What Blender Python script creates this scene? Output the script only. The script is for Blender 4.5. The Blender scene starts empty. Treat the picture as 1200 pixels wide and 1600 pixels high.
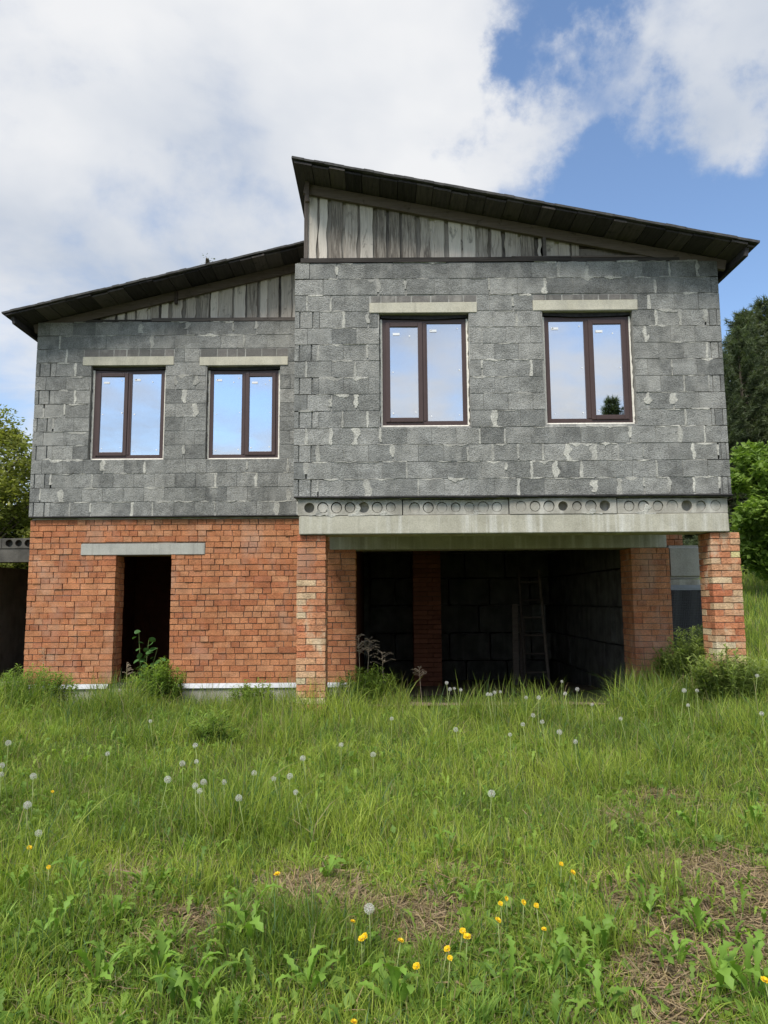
import bpy, bmesh, math, random
import numpy as np
from mathutils import Matrix, Vector

random.seed(7)
rng = np.random.default_rng(11)
R = math.radians
scene = bpy.context.scene
col = scene.collection

# ------------------------------------------------------------------ camera
F_PX, PITCH, ROLL, EYE = 1150.0, R(6.75), R(-0.40), 1.40
def ray(px, py):
    u = (px - 600) / F_PX; v = -(py - 800) / F_PX
    c, s = math.cos(ROLL), math.sin(ROLL)
    u, v = c * u - s * v, s * u + c * v
    return np.array([u, math.cos(PITCH) - v * math.sin(PITCH), math.sin(PITCH) + v * math.cos(PITCH)])
def PX(px, py, Y):
    d = ray(px, py); t = Y / d[1]
    return d[0] * t, EYE + d[2] * t
cam_d = bpy.data.cameras.new('camera'); cam = bpy.data.objects.new('camera', cam_d); col.objects.link(cam)
cam_d.sensor_fit = 'VERTICAL'; cam_d.sensor_height = 36.0; cam_d.lens = 36.0 * F_PX / 1600
cam_d.clip_start = 0.05; cam_d.clip_end = 3000
_c, _s = math.cos(ROLL), math.sin(ROLL)
_r = Vector((_c, -_s * math.sin(PITCH), _s * math.cos(PITCH)))
_u = Vector((-_s, -_c * math.sin(PITCH), _c * math.cos(PITCH)))
_b = -Vector((0, math.cos(PITCH), math.sin(PITCH)))
cam.matrix_world = Matrix(((_r.x, _u.x, _b.x, 0), (_r.y, _u.y, _b.y, 0), (_r.z, _u.z, _b.z, EYE), (0, 0, 0, 1)))
scene.camera = cam

# ------------------------------------------------------------------ sky, sun, exposure
SUN_EL, SUN_AZ = R(56), R(208)        # azimuth clockwise from +Y: high behind the camera, a little to the left
world = bpy.data.worlds.new('World'); scene.world = world; world.use_nodes = True
nt = world.node_tree; nt.nodes.clear()
def N(tree, typ, **kw):
    n = tree.nodes.new(typ)
    for k, v in kw.items(): setattr(n, k, v)
    return n
def LK(tree, a, b): tree.links.new(a, b)
def wmath(op, a, b=None, c=None, clamp=False):
    n = N(nt, 'ShaderNodeMath', operation=op); n.use_clamp = clamp
    for i, x in enumerate((a, b, c)):
        if x is None: continue
        if isinstance(x, (int, float)): n.inputs[i].default_value = x
        else: LK(nt, x, n.inputs[i])
    return n.outputs[0]
tc = N(nt, 'ShaderNodeTexCoord')
dirv = tc.outputs['Generated']
sky = N(nt, 'ShaderNodeTexSky', sky_type='NISHITA'); sky.sun_disc = False
sky.sun_elevation = SUN_EL; sky.sun_rotation = SUN_AZ; sky.air_density = 1.0; sky.dust_density = 0.2; sky.ozone_density = 2.6
sep = N(nt, 'ShaderNodeSeparateXYZ'); LK(nt, dirv, sep.inputs[0])
den = wmath('ADD', wmath('MAXIMUM', sep.outputs[2], 0.0), 0.22)
cxy = N(nt, 'ShaderNodeCombineXYZ')
LK(nt, wmath('DIVIDE', sep.outputs[0], den), cxy.inputs[0]); LK(nt, wmath('DIVIDE', sep.outputs[1], den), cxy.inputs[1])
def wnoise(scale, detail, rough, off=(0, 0, 0), dist=0.0):
    m = N(nt, 'ShaderNodeVectorMath', operation='ADD'); LK(nt, cxy.outputs[0], m.inputs[0]); m.inputs[1].default_value = off
    n = N(nt, 'ShaderNodeTexNoise'); n.inputs['Scale'].default_value = scale; n.inputs['Detail'].default_value = detail
    n.inputs['Roughness'].default_value = rough; n.inputs['Distortion'].default_value = dist
    LK(nt, m.outputs[0], n.inputs['Vector']); return n.outputs['Fac']
n_big = wnoise(0.9, 3, 0.5, (3.1, 1.7, 0)); n_mid = wnoise(2.6, 8, 0.56, (0.3, 5.2, 0), 0.25)
dens = wmath('ADD', wmath('ADD', wmath('MULTIPLY', n_big, 0.55), wmath('MULTIPLY', n_mid, 1.35)), -0.17)
_wn = N(nt, 'ShaderNodeTexNoise'); _wn.inputs['Scale'].default_value = 5.0; _wn.inputs['Detail'].default_value = 8; _wn.inputs['Roughness'].default_value = 0.60; LK(nt, dirv, _wn.inputs['Vector'])
_ws = N(nt, 'ShaderNodeVectorMath', operation='SUBTRACT'); LK(nt, _wn.outputs['Color'], _ws.inputs[0]); _ws.inputs[1].default_value = (.5, .5, .5)
_wa = N(nt, 'ShaderNodeVectorMath', operation='MULTIPLY_ADD'); LK(nt, _ws.outputs[0], _wa.inputs[0]); _wa.inputs[1].default_value = (.42, .42, .42); LK(nt, dirv, _wa.inputs[2]); warped = _wa.outputs[0]
def blob(px, py, rad_deg, amp):
    d = ray(px, py); d = d / np.linalg.norm(d)
    v = N(nt, 'ShaderNodeVectorMath', operation='DISTANCE'); LK(nt, warped, v.inputs[0]); v.inputs[1].default_value = tuple(d)
    m = N(nt, 'ShaderNodeMapRange', interpolation_type='SMOOTHERSTEP'); m.inputs[1].default_value = 0; m.inputs[2].default_value = R(rad_deg)
    m.inputs[3].default_value = amp; m.inputs[4].default_value = 0; LK(nt, v.outputs['Value'], m.inputs[0]); return m.outputs[0]
for b in ((1110, 350, 15, -0.56), (1280, 400, 13, -0.45), (825, 130, 6.0, -0.50), (800, -40, 8, -0.46), (930, 95, 6, 0.26), (1150, 90, 11, 0.42), (985, 215, 7, -0.34),
          (450, 90, 24, 0.30), (120, 330, 22, 0.20), (850, 255, 7.5, 0.42), (660, 200, 10, 0.25), (360, 385, 8, -0.22), (250, 300, 12, 0.14), (60, 480, 10, 0.1)):
    dens = wmath('ADD', dens, blob(*b))
cov = N(nt, 'ShaderNodeMapRange', interpolation_type='SMOOTHSTEP'); LK(nt, dens, cov.inputs[0])
cov.inputs[1].default_value = 0.42; cov.inputs[2].default_value = 1.08
ccol = N(nt, 'ShaderNodeValToRGB'); LK(nt, wmath('ADD', wmath('MULTIPLY', wnoise(1.5, 5, 0.5, (7.7, 2.2, 0)), 0.85), wmath('MULTIPLY', n_mid, 0.25)), ccol.inputs[0])
e = ccol.color_ramp.elements
e[0].position = 0.40; e[0].color = (2.6, 2.9, 3.4, 1); e[1].position = 0.66; e[1].color = (4.25, 4.3, 4.4, 1)
mx = N(nt, 'ShaderNodeMix', data_type='RGBA'); LK(nt, cov.outputs[0], mx.inputs[0]); LK(nt, sky.outputs[0], mx.inputs[6]); LK(nt, ccol.outputs[0], mx.inputs[7])
bg = N(nt, 'ShaderNodeBackground'); bg.inputs[1].default_value = 0.10; LK(nt, mx.outputs[2], bg.inputs[0])
wo = N(nt, 'ShaderNodeOutputWorld'); LK(nt, bg.outputs[0], wo.inputs[0])

sun_d = bpy.data.lights.new('sun', 'SUN'); sun_d.energy = 2.2; sun_d.angle = R(24); sun_d.color = (1.0, 0.95, 0.87)
sun = bpy.data.objects.new('sun', sun_d); col.objects.link(sun)
sd = Vector((math.sin(SUN_AZ) * math.cos(SUN_EL), math.cos(SUN_AZ) * math.cos(SUN_EL), math.sin(SUN_EL)))
sun.rotation_euler = sd.to_track_quat('Z', 'Y').to_euler(); sun.location = (-6, -8, 14)

vs = scene.view_settings
vs.view_transform = 'Standard'; vs.look = 'None'; vs.gamma = 1; vs.exposure = 1.05; vs.use_curve_mapping = False
scene.cycles.max_bounces = 8; scene.cycles.diffuse_bounces = 3; scene.cycles.transparent_max_bounces = 8

# ------------------------------------------------------------------ helpers
def tag(o, label=None, cat=None, group=None, kind=None):
    if label: o['label'] = label
    if cat: o['category'] = cat
    if group: o['group'] = group
    if kind: o['kind'] = kind
    return o
WLOC = {}
def empty(name, loc, rz=0.0):
    o = bpy.data.objects.new(name, None); col.objects.link(o); o.empty_display_size = 0.1
    o.location = loc; o.rotation_euler = (0, 0, rz); WLOC[o.name] = Vector(loc); return o
def adopt(o, parent):
    """parent without moving: every such parent is only translated"""
    o.parent = parent
    if parent.name in WLOC: o.matrix_parent_inverse = Matrix.Translation(-WLOC[parent.name])
def link(name, me, mat, parent=None, local=False):
    o = bpy.data.objects.new(name, me); col.objects.link(o)
    if mat is not None and not me.materials: me.materials.append(mat)
    if parent is not None:
        if local: o.parent = parent
        else: adopt(o, parent)
    return o
def fast_mesh(name, V, Fc, mats=None, smooth=False, colors=None, matidx=None):
    V = np.asarray(V, np.float32); Fc = np.asarray(Fc, np.int32); m, k = Fc.shape
    me = bpy.data.meshes.new(name); me.vertices.add(len(V)); me.vertices.foreach_set('co', V.ravel())
    me.loops.add(m * k); me.loops.foreach_set('vertex_index', Fc.ravel())
    me.polygons.add(m); me.polygons.foreach_set('loop_start', np.arange(0, m * k, k, dtype=np.int32))
    if matidx is not None: me.polygons.foreach_set('material_index', np.asarray(matidx, np.int32))
    me.update(calc_edges=True)
    if smooth: me.polygons.foreach_set('use_smooth', np.ones(m, bool))
    if colors is not None:
        a = me.color_attributes.new('tint', 'FLOAT_COLOR', 'POINT')
        c4 = np.ones((len(V), 4), np.float32); c4[:, :3] = colors; a.data.foreach_set('color', c4.ravel())
    for mt in (mats or []): me.materials.append(mt)
    return me
class MB:
    def __init__(s): s.v = []; s.f = []
    def add(s, vs_, fs_):
        b = len(s.v); s.v += [tuple(p) for p in vs_]; s.f += [tuple(i + b for i in f) for f in fs_]; return s
    def hexa(s, p):      # 8 points: bottom 4 ccw, top 4 ccw
        return s.add(p, [(0, 3, 2, 1), (4, 5, 6, 7), (0, 1, 5, 4), (1, 2, 6, 5), (2, 3, 7, 6), (3, 0, 4, 7)])
    def box(s, x0, x1, y0, y1, z0, z1):
        return s.hexa([(x0, y0, z0), (x1, y0, z0), (x1, y1, z0), (x0, y1, z0), (x0, y0, z1), (x1, y0, z1), (x1, y1, z1), (x0, y1, z1)])
    def tube(s, pts, rad, n=7, cap=True):
        pts = [Vector(p) for p in pts]; b = len(s.v)
        for i, p in enumerate(pts):
            t = (pts[min(i + 1, len(pts) - 1)] - pts[max(i - 1, 0)]).normalized()
            a = t.cross(Vector((0.31, 0.95, 0.05))).normalized(); c = t.cross(a)
            for k in range(n):
                q = 2 * math.pi * k / n; s.v.append(tuple(p + (a * math.cos(q) + c * math.sin(q)) * rad[i]))
        for i in range(len(pts) - 1):
            for k in range(n):
                k2 = (k + 1) % n; s.f.append((b + i * n + k, b + i * n + k2, b + (i + 1) * n + k2, b + (i + 1) * n + k))
        if cap:
            s.f.append(tuple(b + k for k in range(n))[::-1]); s.f.append(tuple(b + (len(pts) - 1) * n + k for k in range(n)))
        return s
    def build(s, name, mat, parent=None, local=False, smooth=False):
        me = bpy.data.meshes.new(name); me.from_pydata(s.v, [], s.f); me.update()
        if smooth:
            for p in me.polygons: p.use_smooth = True
        return link(name, me, mat, parent, local)
def bevel_box_mesh(name, size, bev, seg=1, jitter=0.0):
    bm = bmesh.new(); bmesh.ops.create_cube(bm, size=1.0)
    for v in bm.verts: v.co = Vector((v.co.x * size[0], v.co.y * size[1], v.co.z * size[2]))
    bmesh.ops.bevel(bm, geom=bm.edges[:], offset=bev, segments=seg, affect='EDGES')
    if jitter:
        for v in bm.verts: v.co += Vector((random.uniform(-1, 1), random.uniform(-1, 1), random.uniform(-1, 1))) * jitter
    me = bpy.data.meshes.new(name); bm.to_mesh(me); bm.free(); return me

def vnoise(x, y, seed=0):
    xi = np.floor(x).astype(np.int64); yi = np.floor(y).astype(np.int64); fx = x - xi; fy = y - yi
    fx = fx * fx * (3 - 2 * fx); fy = fy * fy * (3 - 2 * fy)
    def h(a, b):
        n = (a * 374761393 + b * 668265263 + seed * 974711) & 0x7fffffff
        n = ((n ^ (n >> 13)) * 1274126177) & 0x7fffffff
        return ((n ^ (n >> 16)) & 0xffff) / 65535.0
    return (h(xi, yi) * (1 - fx) + h(xi + 1, yi) * fx) * (1 - fy) + (h(xi, yi + 1) * (1 - fx) + h(xi + 1, yi + 1) * fx) * fy
def sst(a, b, x):
    t = np.clip((np.asarray(x, float) - a) / (b - a), 0, 1); return t * t * (3 - 2 * t)

# ------------------------------------------------------------------ materials
def material(name):
    m = bpy.data.materials.new(name); m.use_nodes = True; t = m.node_tree; t.nodes.clear()
    out = N(t, 'ShaderNodeOutputMaterial'); p = N(t, 'ShaderNodeBsdfPrincipled'); LK(t, p.outputs[0], out.inputs[0])
    p.inputs['Roughness'].default_value = 0.9; p.inputs['Specular IOR Level'].default_value = 0.2
    return m, t, p
def mmath(t, op, a, b=None, clamp=False):
    n = N(t, 'ShaderNodeMath', operation=op); n.use_clamp = clamp
    for i, x in enumerate((a, b)):
        if x is None: continue
        if isinstance(x, (int, float)): n.inputs[i].default_value = x
        else: LK(t, x, n.inputs[i])
    return n.outputs[0]
def coords(t, scale=(1, 1, 1), rnd=0.0):
    g = N(t, 'ShaderNodeNewGeometry'); v = N(t, 'ShaderNodeVectorMath', operation='MULTIPLY'); LK(t, g.outputs['Position'], v.inputs[0]); v.inputs[1].default_value = scale
    if not rnd: return v.outputs[0]
    oi = N(t, 'ShaderNodeObjectInfo'); c = N(t, 'ShaderNodeCombineXYZ'); r = mmath(t, 'MULTIPLY', oi.outputs['Random'], rnd)
    for i in range(3): LK(t, r, c.inputs[i])
    a = N(t, 'ShaderNodeVectorMath', operation='ADD'); LK(t, v.outputs[0], a.inputs[0]); LK(t, c.outputs[0], a.inputs[1]); return a.outputs[0]
def noise(t, vec, scale, detail=4, rough=0.55, dist=0.0):
    n = N(t, 'ShaderNodeTexNoise'); n.inputs['Scale'].default_value = scale; n.inputs['Detail'].default_value = detail
    n.inputs['Roughness'].default_value = rough; n.inputs['Distortion'].default_value = dist; LK(t, vec, n.inputs['Vector']); return n.outputs['Fac']
def ramp(t, fac, stops):
    n = N(t, 'ShaderNodeValToRGB'); LK(t, fac, n.inputs[0]); el = n.color_ramp.elements
    while len(el) < len(stops): el.new(0.5)
    for e_, (p, c) in zip(el, stops): e_.position = p; e_.color = (*c, 1)
    return n.outputs[0]
def mixc(t, fac, a, b, mode='MIX'):
    n = N(t, 'ShaderNodeMix', data_type='RGBA', blend_type=mode)
    for s_, x in ((0, fac), (6, a), (7, b)):
        if isinstance(x, (int, float)): n.inputs[s_].default_value = x
        elif isinstance(x, tuple): n.inputs[s_].default_value = (*x, 1)
        else: LK(t, x, n.inputs[s_])
    return n.outputs[2]
def bump(t, p, h, strength, dist=0.01):
    b = N(t, 'ShaderNodeBump'); b.inputs['Strength'].default_value = strength; b.inputs['Distance'].default_value = dist
    LK(t, h, b.inputs['Height']); LK(t, b.outputs[0], p.inputs['Normal'])
def rndv(t):
    oi = N(t, 'ShaderNodeObjectInfo'); g = N(t, 'ShaderNodeNewGeometry')
    return mmath(t, 'FRACT', mmath(t, 'ADD', oi.outputs['Random'], g.outputs['Random Per Island']))

def mk_masonry(name, stops, fine=160.0, bstr=0.5, bdist=0.006, stain=None, stain_amt=0.5, ribs=0.0, speck=0.35, blotch=0.35, sscale=1.9, dirt=0.0):
    m, t, p = material(name); c0 = coords(t); c = ramp(t, rndv(t), stops)
    nz = noise(t, c0, 7.0, 5, 0.6)
    c = mixc(t, blotch, c, ramp(t, nz, [(0.3, (0.55,) * 3), (0.7, (1.35,) * 3)]), 'MULTIPLY')
    fn = noise(t, c0, fine, 3, 0.7)
    c = mixc(t, speck, c, ramp(t, fn, [(0.36, (0.35,) * 3), (0.5, (1.0,) * 3), (0.68, (1.5,) * 3)]), 'MULTIPLY')
    if dirt:
        dn = noise(t, coords(t, (1.0, 1.0, 0.8)), 1.15, 5, 0.6, 0.2)
        c = mixc(t, dirt, c, ramp(t, dn, [(0.40, (1.12,) * 3), (0.62, (0.62, 0.62, 0.60))]), 'MULTIPLY')
    if stain:
        sn = noise(t, coords(t, (1.0, 1.0, 0.55)), sscale, 6, 0.62, 0.3)
        c = mixc(t, mmath(t, 'MULTIPLY', ramp(t, sn, [(0.52, (0,) * 3), (0.68, (1,) * 3)]), stain_amt), c, stain)
    LK(t, c, p.inputs['Base Color'])
    h = mmath(t, 'ADD', fn, mmath(t, 'MULTIPLY', noise(t, c0, fine * 0.25, 4, 0.6), 0.8))
    if ribs:
        w = N(t, 'ShaderNodeTexWave', wave_type='BANDS', bands_direction='X'); w.inputs['Scale'].default_value = ribs; w.inputs['Distortion'].default_value = 0.6
        LK(t, c0, w.inputs['Vector']); h = mmath(t, 'ADD', h, mmath(t, 'MULTIPLY', w.outputs['Fac'], 0.9))
    bump(t, p, h, bstr, bdist); return m
M = {}
M['block'] = mk_masonry('expanded_clay_block', [(0.0, (0.20, 0.202, 0.192)), (0.3, (0.27, 0.271, 0.255)), (0.7, (0.315, 0.314, 0.295)), (1.0, (0.37, 0.366, 0.34))], 75, 1.0, 0.013, (0.40, 0.392, 0.36), 0.6, speck=0.6, blotch=0.65, sscale=3.2, dirt=0.5)
M['sliver'] = mk_masonry('old_brick_sliver', [(0, (0.15, 0.145, 0.135)), (1, (0.22, 0.205, 0.19))], 120, 0.6, 0.006, (0.36, 0.345, 0.31), 0.7, sscale=4.0)
M['mortar'] = mk_masonry('mortar', [(0, (0.34, 0.333, 0.30)), (1, (0.54, 0.527, 0.468))], 60, 0.9, 0.008, (0.31, 0.305, 0.285), 0.6, speck=0.5, blotch=0.6, sscale=4.0)
M['joint'] = mk_masonry('joint_mortar', [(0, (0.27, 0.265, 0.25)), (1, (0.30, 0.295, 0.27))], 60, 0.6, 0.006, (0.56, 0.55, 0.50), 1.0, sscale=2.6)
M['brick'] = mk_masonry('hollow_red_brick', [(0.0, (0.50, 0.185, 0.090)), (0.25, (0.60, 0.240, 0.112)), (0.62, (0.65, 0.280, 0.135)), (0.88, (0.66, 0.315, 0.165)), (1.0, (0.54, 0.21, 0.11))], 80, 0.7, 0.007, (0.60, 0.44, 0.34), 0.40, ribs=42.0, speck=0.5, blotch=0.5, sscale=2.2, dirt=0.28)
M['brick_joint'] = mk_masonry('brick_joint', [(0, (0.24, 0.18, 0.14)), (1, (0.30, 0.23, 0.18))], 70, 0.6, 0.006, (0.50, 0.43, 0.35), 0.8, sscale=3.0)
M['pillar_brick'] = mk_masonry('pillar_brick', [(0.0, (0.44, 0.15, 0.075)), (0.30, (0.52, 0.21, 0.105)), (0.6, (0.55, 0.27, 0.145)), (0.8, (0.57, 0.36, 0.21)), (0.92, (0.60, 0.46, 0.29)), (1.0, (0.48, 0.18, 0.085))], 60, 0.8, 0.01, (0.60, 0.47, 0.32), 0.85, speck=0.5, blotch=0.6, sscale=5.0)
M['pillar_pale'] = mk_masonry('pillar_brick_pale', [(0.0, (0.50, 0.20, 0.10)), (0.3, (0.56, 0.32, 0.18)), (0.55, (0.59, 0.55, 0.26)), (0.8, (0.63, 0.51, 0.34)), (1.0, (0.55, 0.28, 0.15))], 60, 0.8, 0.01, (0.64, 0.55, 0.40), 0.85, speck=0.5, blotch=0.6, sscale=5.0)
def mk_concrete(name, a, b, drip=None, drip_amt=0.6, dscale=9.0):
    m, t, p = material(name); c0 = coords(t)
    c = ramp(t, noise(t, c0, 3.2, 8, 0.62), [(0.3, a), (0.72, b)])
    if drip:
        dn = noise(t, coords(t, (dscale, dscale, 0.45)), 1.0, 4, 0.55)
        big = noise(t, coords(t, (1.6, 1.6, 0.4)), 1.0, 2)
        fac = mmath(t, 'MULTIPLY', ramp(t, mmath(t, 'ADD', dn, mmath(t, 'MULTIPLY', big, 0.4)), [(0.70, (0,) * 3), (0.86, (1,) * 3)]), drip_amt)
        c = mixc(t, fac, c, drip)
        dk = noise(t, coords(t, (dscale * 0.8, dscale * 0.8, 0.5)), 1.3, 4, 0.6)
        c = mixc(t, mmath(t, 'MULTIPLY', ramp(t, dk, [(0.55, (0,) * 3), (0.75, (1,) * 3)]), 0.4), c, tuple(x * 0.55 for x in a))
    fn = noise(t, c0, 90, 3, 0.7)
    c = mixc(t, 0.35, c, ramp(t, fn, [(0.35, (0.5,) * 3), (0.5, (1,) * 3), (0.7, (1.3,) * 3)]), 'MULTIPLY')
    LK(t, c, p.inputs['Base Color']); bump(t, p, mmath(t, 'ADD', fn, noise(t, c0, 18, 5)), 0.45, 0.006); return m
M['beam'] = mk_concrete('beam_concrete', (0.36, 0.34, 0.27), (0.52, 0.495, 0.405), (0.66, 0.65, 0.60), 0.75)
M['slab'] = mk_concrete('slab_concrete', (0.24, 0.225, 0.19), (0.50, 0.475, 0.41), (0.70, 0.68, 0.62), 0.5, 5)
M['lintel'] = mk_concrete('lintel_concrete', (0.46, 0.435, 0.345), (0.61, 0.58, 0.475), (0.40, 0.385, 0.33), 0.4, 7)
M['greylintel'] = mk_concrete('grey_lintel_concrete', (0.34, 0.34, 0.31), (0.47, 0.465, 0.42), (0.24, 0.23, 0.2), 0.4, 14)
M['grey'] = mk_concrete('grey_concrete', (0.17, 0.165, 0.145), (0.32, 0.31, 0.28), (0.12, 0.115, 0.1), 0.4, 6)
M['darkened'] = mk_concrete('shade_darkened_concrete', (0.06, 0.057, 0.05), (0.17, 0.16, 0.14), (0.05, 0.047, 0.04), 0.4, 6)  # garage shade put into the concrete's colour; the annex shares this dark mix
M['smooth'] = mk_concrete('foundation_concrete', (0.36, 0.345, 0.30), (0.47, 0.45, 0.40), (0.3, 0.28, 0.24), 0.3, 5)
def mk_wood(name, stops, axis='Z', grain=26.0, dark=(0.05, 0.042, 0.036), dark_amt=0.8):
    m, t, p = material(name)
    sc = {'Z': (1, 1, 0.055), 'X': (0.055, 1, 1), 'Y': (1, 0.055, 1)}[axis]
    v = coords(t, sc, 37.0); g = noise(t, v, grain * 2.2, 7, 0.70, 0.6)
    oi = N(t, 'ShaderNodeObjectInfo')
    c = ramp(t, mmath(t, 'ADD', mmath(t, 'MULTIPLY', g, 0.75), mmath(t, 'SUBTRACT', mmath(t, 'MULTIPLY', oi.outputs['Random'], 0.46), 0.09)), stops)
    kn = noise(t, coords(t, (1, 1, 0.42) if axis == 'Z' else (1, 1, 1), 91.0), 7.5, 4, 0.6, 0.8)
    c = mixc(t, mmath(t, 'MULTIPLY', ramp(t, kn, [(0.60, (0,) * 3), (0.72, (1,) * 3)]), dark_amt), c, dark)
    LK(t, c, p.inputs['Base Color']); bump(t, p, g, 0.6, 0.006); return m
M['plank'] = mk_wood('weathered_plank', [(0.24, (0.15, 0.128, 0.105)), (0.42, (0.44, 0.39, 0.33)), (0.74, (0.72, 0.655, 0.565))])
M['plank_dark'] = mk_wood('old_dark_plank', [(0.25, (0.05, 0.045, 0.04)), (0.5, (0.14, 0.12, 0.105)), (0.75, (0.24, 0.21, 0.18))])
M['plank_grey'] = mk_wood('grey_recessed_plank', [(0.25, (0.09, 0.08, 0.07)), (0.42, (0.22, 0.195, 0.17)), (0.7, (0.38, 0.34, 0.29))])
M['timber'] = mk_wood('rafter_timber', [(0.25, (0.045, 0.035, 0.03)), (0.5, (0.10, 0.078, 0.064)), (0.75, (0.17, 0.135, 0.11))], 'X')
M['plate'] = mk_wood('wall_plate_timber', [(0.25, (0.03, 0.027, 0.025)), (0.5, (0.075, 0.065, 0.058)), (0.75, (0.15, 0.13, 0.115))], 'X')
M['deck'] = mk_wood('roof_deck_board', [(0.2, (0.022, 0.02, 0.02)), (0.5, (0.06, 0.053, 0.05)), (0.8, (0.115, 0.10, 0.09))], 'Y', 20, (0.02, 0.018, 0.016), 0.7)
M['bush_wood'] = mk_wood('bark', [(0.25, (0.05, 0.04, 0.03)), (0.7, (0.16, 0.13, 0.10))])
def plain(name, c, rough=0.6, spec=0.3, metal=0.0, var=0.25, scale=30.0, bstr=0.0):
    m, t, p = material(name); c0 = coords(t); n = noise(t, c0, scale, 5, 0.6)
    cc = mixc(t, var, c, ramp(t, n, [(0.3, (0.4,) * 3), (0.7, (1.5,) * 3)]), 'MULTIPLY'); LK(t, cc, p.inputs['Base Color'])
    p.inputs['Roughness'].default_value = rough; p.inputs['Specular IOR Level'].default_value = spec; p.inputs['Metallic'].default_value = metal
    if bstr: bump(t, p, n, bstr, 0.005)
    return m
M['frame'] = plain('brown_window_profile', (0.070, 0.043, 0.038), 0.42, 0.4, var=0.12, scale=9)
M['foam'] = plain('mounting_foam', (0.72, 0.68, 0.60), 0.9, 0.1, var=0.3, scale=40, bstr=0.6)
M['sticker'] = plain('white_sticker', (0.82, 0.83, 0.84), 0.5, var=0.05)
M['felt'] = plain('tar_paper', (0.045, 0.043, 0.042), 0.95, 0.1, var=0.6, scale=22, bstr=0.6)
M['roofing'] = plain('old_roofing', (0.075, 0.073, 0.070), 0.9, 0.15, var=0.6, scale=14, bstr=0.6)
M['metal'] = plain('galvanised_strip', (0.25, 0.265, 0.29), 0.5, 0.5, 0.3, var=0.3, scale=12)
M['dark'] = plain('unlit_interior_plaster', (0.16, 0.15, 0.14), 0.95, 0.1, var=0.3, scale=3)
M['dirt'] = plain('trodden_dirt', (0.19, 0.155, 0.11), 0.95, 0.1, var=0.5, scale=9, bstr=0.6)
M['cellar_dirt'] = plain('cellar_dirt', (0.24, 0.18, 0.13), 0.95, 0.1, var=0.5, scale=9, bstr=0.6)
M['cellar_brick'] = mk_masonry('shade_darkened_brick', [(0, (0.18, 0.066, 0.038)), (1, (0.27, 0.105, 0.06))], 110, 0.5)  # brick with the shade of the inner rooms put into its colour
def mk_membrane():
    m, t, p = material('dimpled_membrane')
    v = N(t, 'ShaderNodeTexVoronoi'); v.inputs['Scale'].default_value = 42; v.inputs['Randomness'].default_value = 0.0; LK(t, coords(t, (1, 0, 1)), v.inputs['Vector'])
    h = ramp(t, v.outputs['Distance'], [(0.15, (1,) * 3), (0.42, (0,) * 3)]); p.inputs['Base Color'].default_value = (0.04, 0.04, 0.043, 1)
    p.inputs['Roughness'].default_value = 0.45; p.inputs['Specular IOR Level'].default_value = 0.5; bump(t, p, h, 1.0, 0.012); return m
M['membrane'] = mk_membrane()
def mk_glass():
    m, t, p = material('reflective_glazing'); out = t.nodes['Material Output']
    g = N(t, 'ShaderNodeBsdfGlossy'); g.inputs['Roughness'].default_value = 0.012; g.inputs['Color'].default_value = (0.96, 0.97, 0.99, 1)
    nz = noise(t, coords(t), 1.3, 2); b = N(t, 'ShaderNodeBump'); b.inputs['Strength'].default_value = 0.05; b.inputs['Distance'].default_value = 0.02
    LK(t, nz, b.inputs['Height']); LK(t, b.outputs[0], g.inputs['Normal'])
    tr = N(t, 'ShaderNodeBsdfTransparent'); tr.inputs[0].default_value = (0.62, 0.68, 0.68, 1)
    lw = N(t, 'ShaderNodeLayerWeight'); lw.inputs[0].default_value = 0.35
    fac = mmath(t, 'ADD', mmath(t, 'MULTIPLY', lw.outputs['Fresnel'], 0.30), 0.70, clamp=True)
    x = N(t, 'ShaderNodeMixShader'); LK(t, fac, x.inputs[0]); LK(t, tr.outputs[0], x.inputs[1]); LK(t, g.outputs[0], x.inputs[2]); LK(t, x.outputs[0], out.inputs[0])
    t.nodes.remove(p); return m
M['glass'] = mk_glass()
def mk_leaf(name, tint=None, trans=0.35, rough=0.55, attr=True, var=0.35):
    m, t, p = material(name); out = t.nodes['Material Output']
    if attr:
        a = N(t, 'ShaderNodeAttribute'); a.attribute_name = 'tint'; c = a.outputs['Color']
    else:
        c = mixc(t, var, tint, ramp(t, rndv(t), [(0, (0.45,) * 3), (1, (1.6,) * 3)]), 'MULTIPLY')
    LK(t, c, p.inputs['Base Color']); p.inputs['Roughness'].default_value = rough; p.inputs['Specular IOR Level'].default_value = 0.3
    tr = N(t, 'ShaderNodeBsdfTranslucent'); LK(t, mixc(t, 1.0, c, (1.15, 1.25, 0.6), 'MULTIPLY'), tr.inputs[0])
    x = N(t, 'ShaderNodeMixShader'); x.inputs[0].default_value = trans; LK(t, p.outputs[0], x.inputs[1]); LK(t, tr.outputs[0], x.inputs[2]); LK(t, x.outputs[0], out.inputs[0]); return m
M['grass'] = mk_leaf('grass_blade', trans=0.45)
M['leaf'] = mk_leaf('leaf', trans=0.4)
M['dock'] = mk_leaf('dandelion_leaf', (0.18, 0.31, 0.045), 0.35, attr=False)
M['vine'] = mk_leaf('shrub_leaf', (0.075, 0.17, 0.045), 0.35, attr=False)
M['straw'] = mk_leaf('dry_straw', trans=0.15, rough=0.8)
M['petal'] = plain('yellow_petal', (0.80, 0.52, 0.010), 0.6, var=0.25)
M['pappus'] = plain('white_seed_down', (0.70, 0.69, 0.65), 0.9, 0.05, var=0.1)
M['stem'] = plain('flower_stem', (0.24, 0.29, 0.10), 0.6, var=0.3)
M['core'] = plain('seed_core', (0.22, 0.19, 0.11), 0.8, var=0.3)
M['plume'] = plain('dry_plume', (0.42, 0.335, 0.24), 0.9, 0.05, var=0.5)
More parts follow.
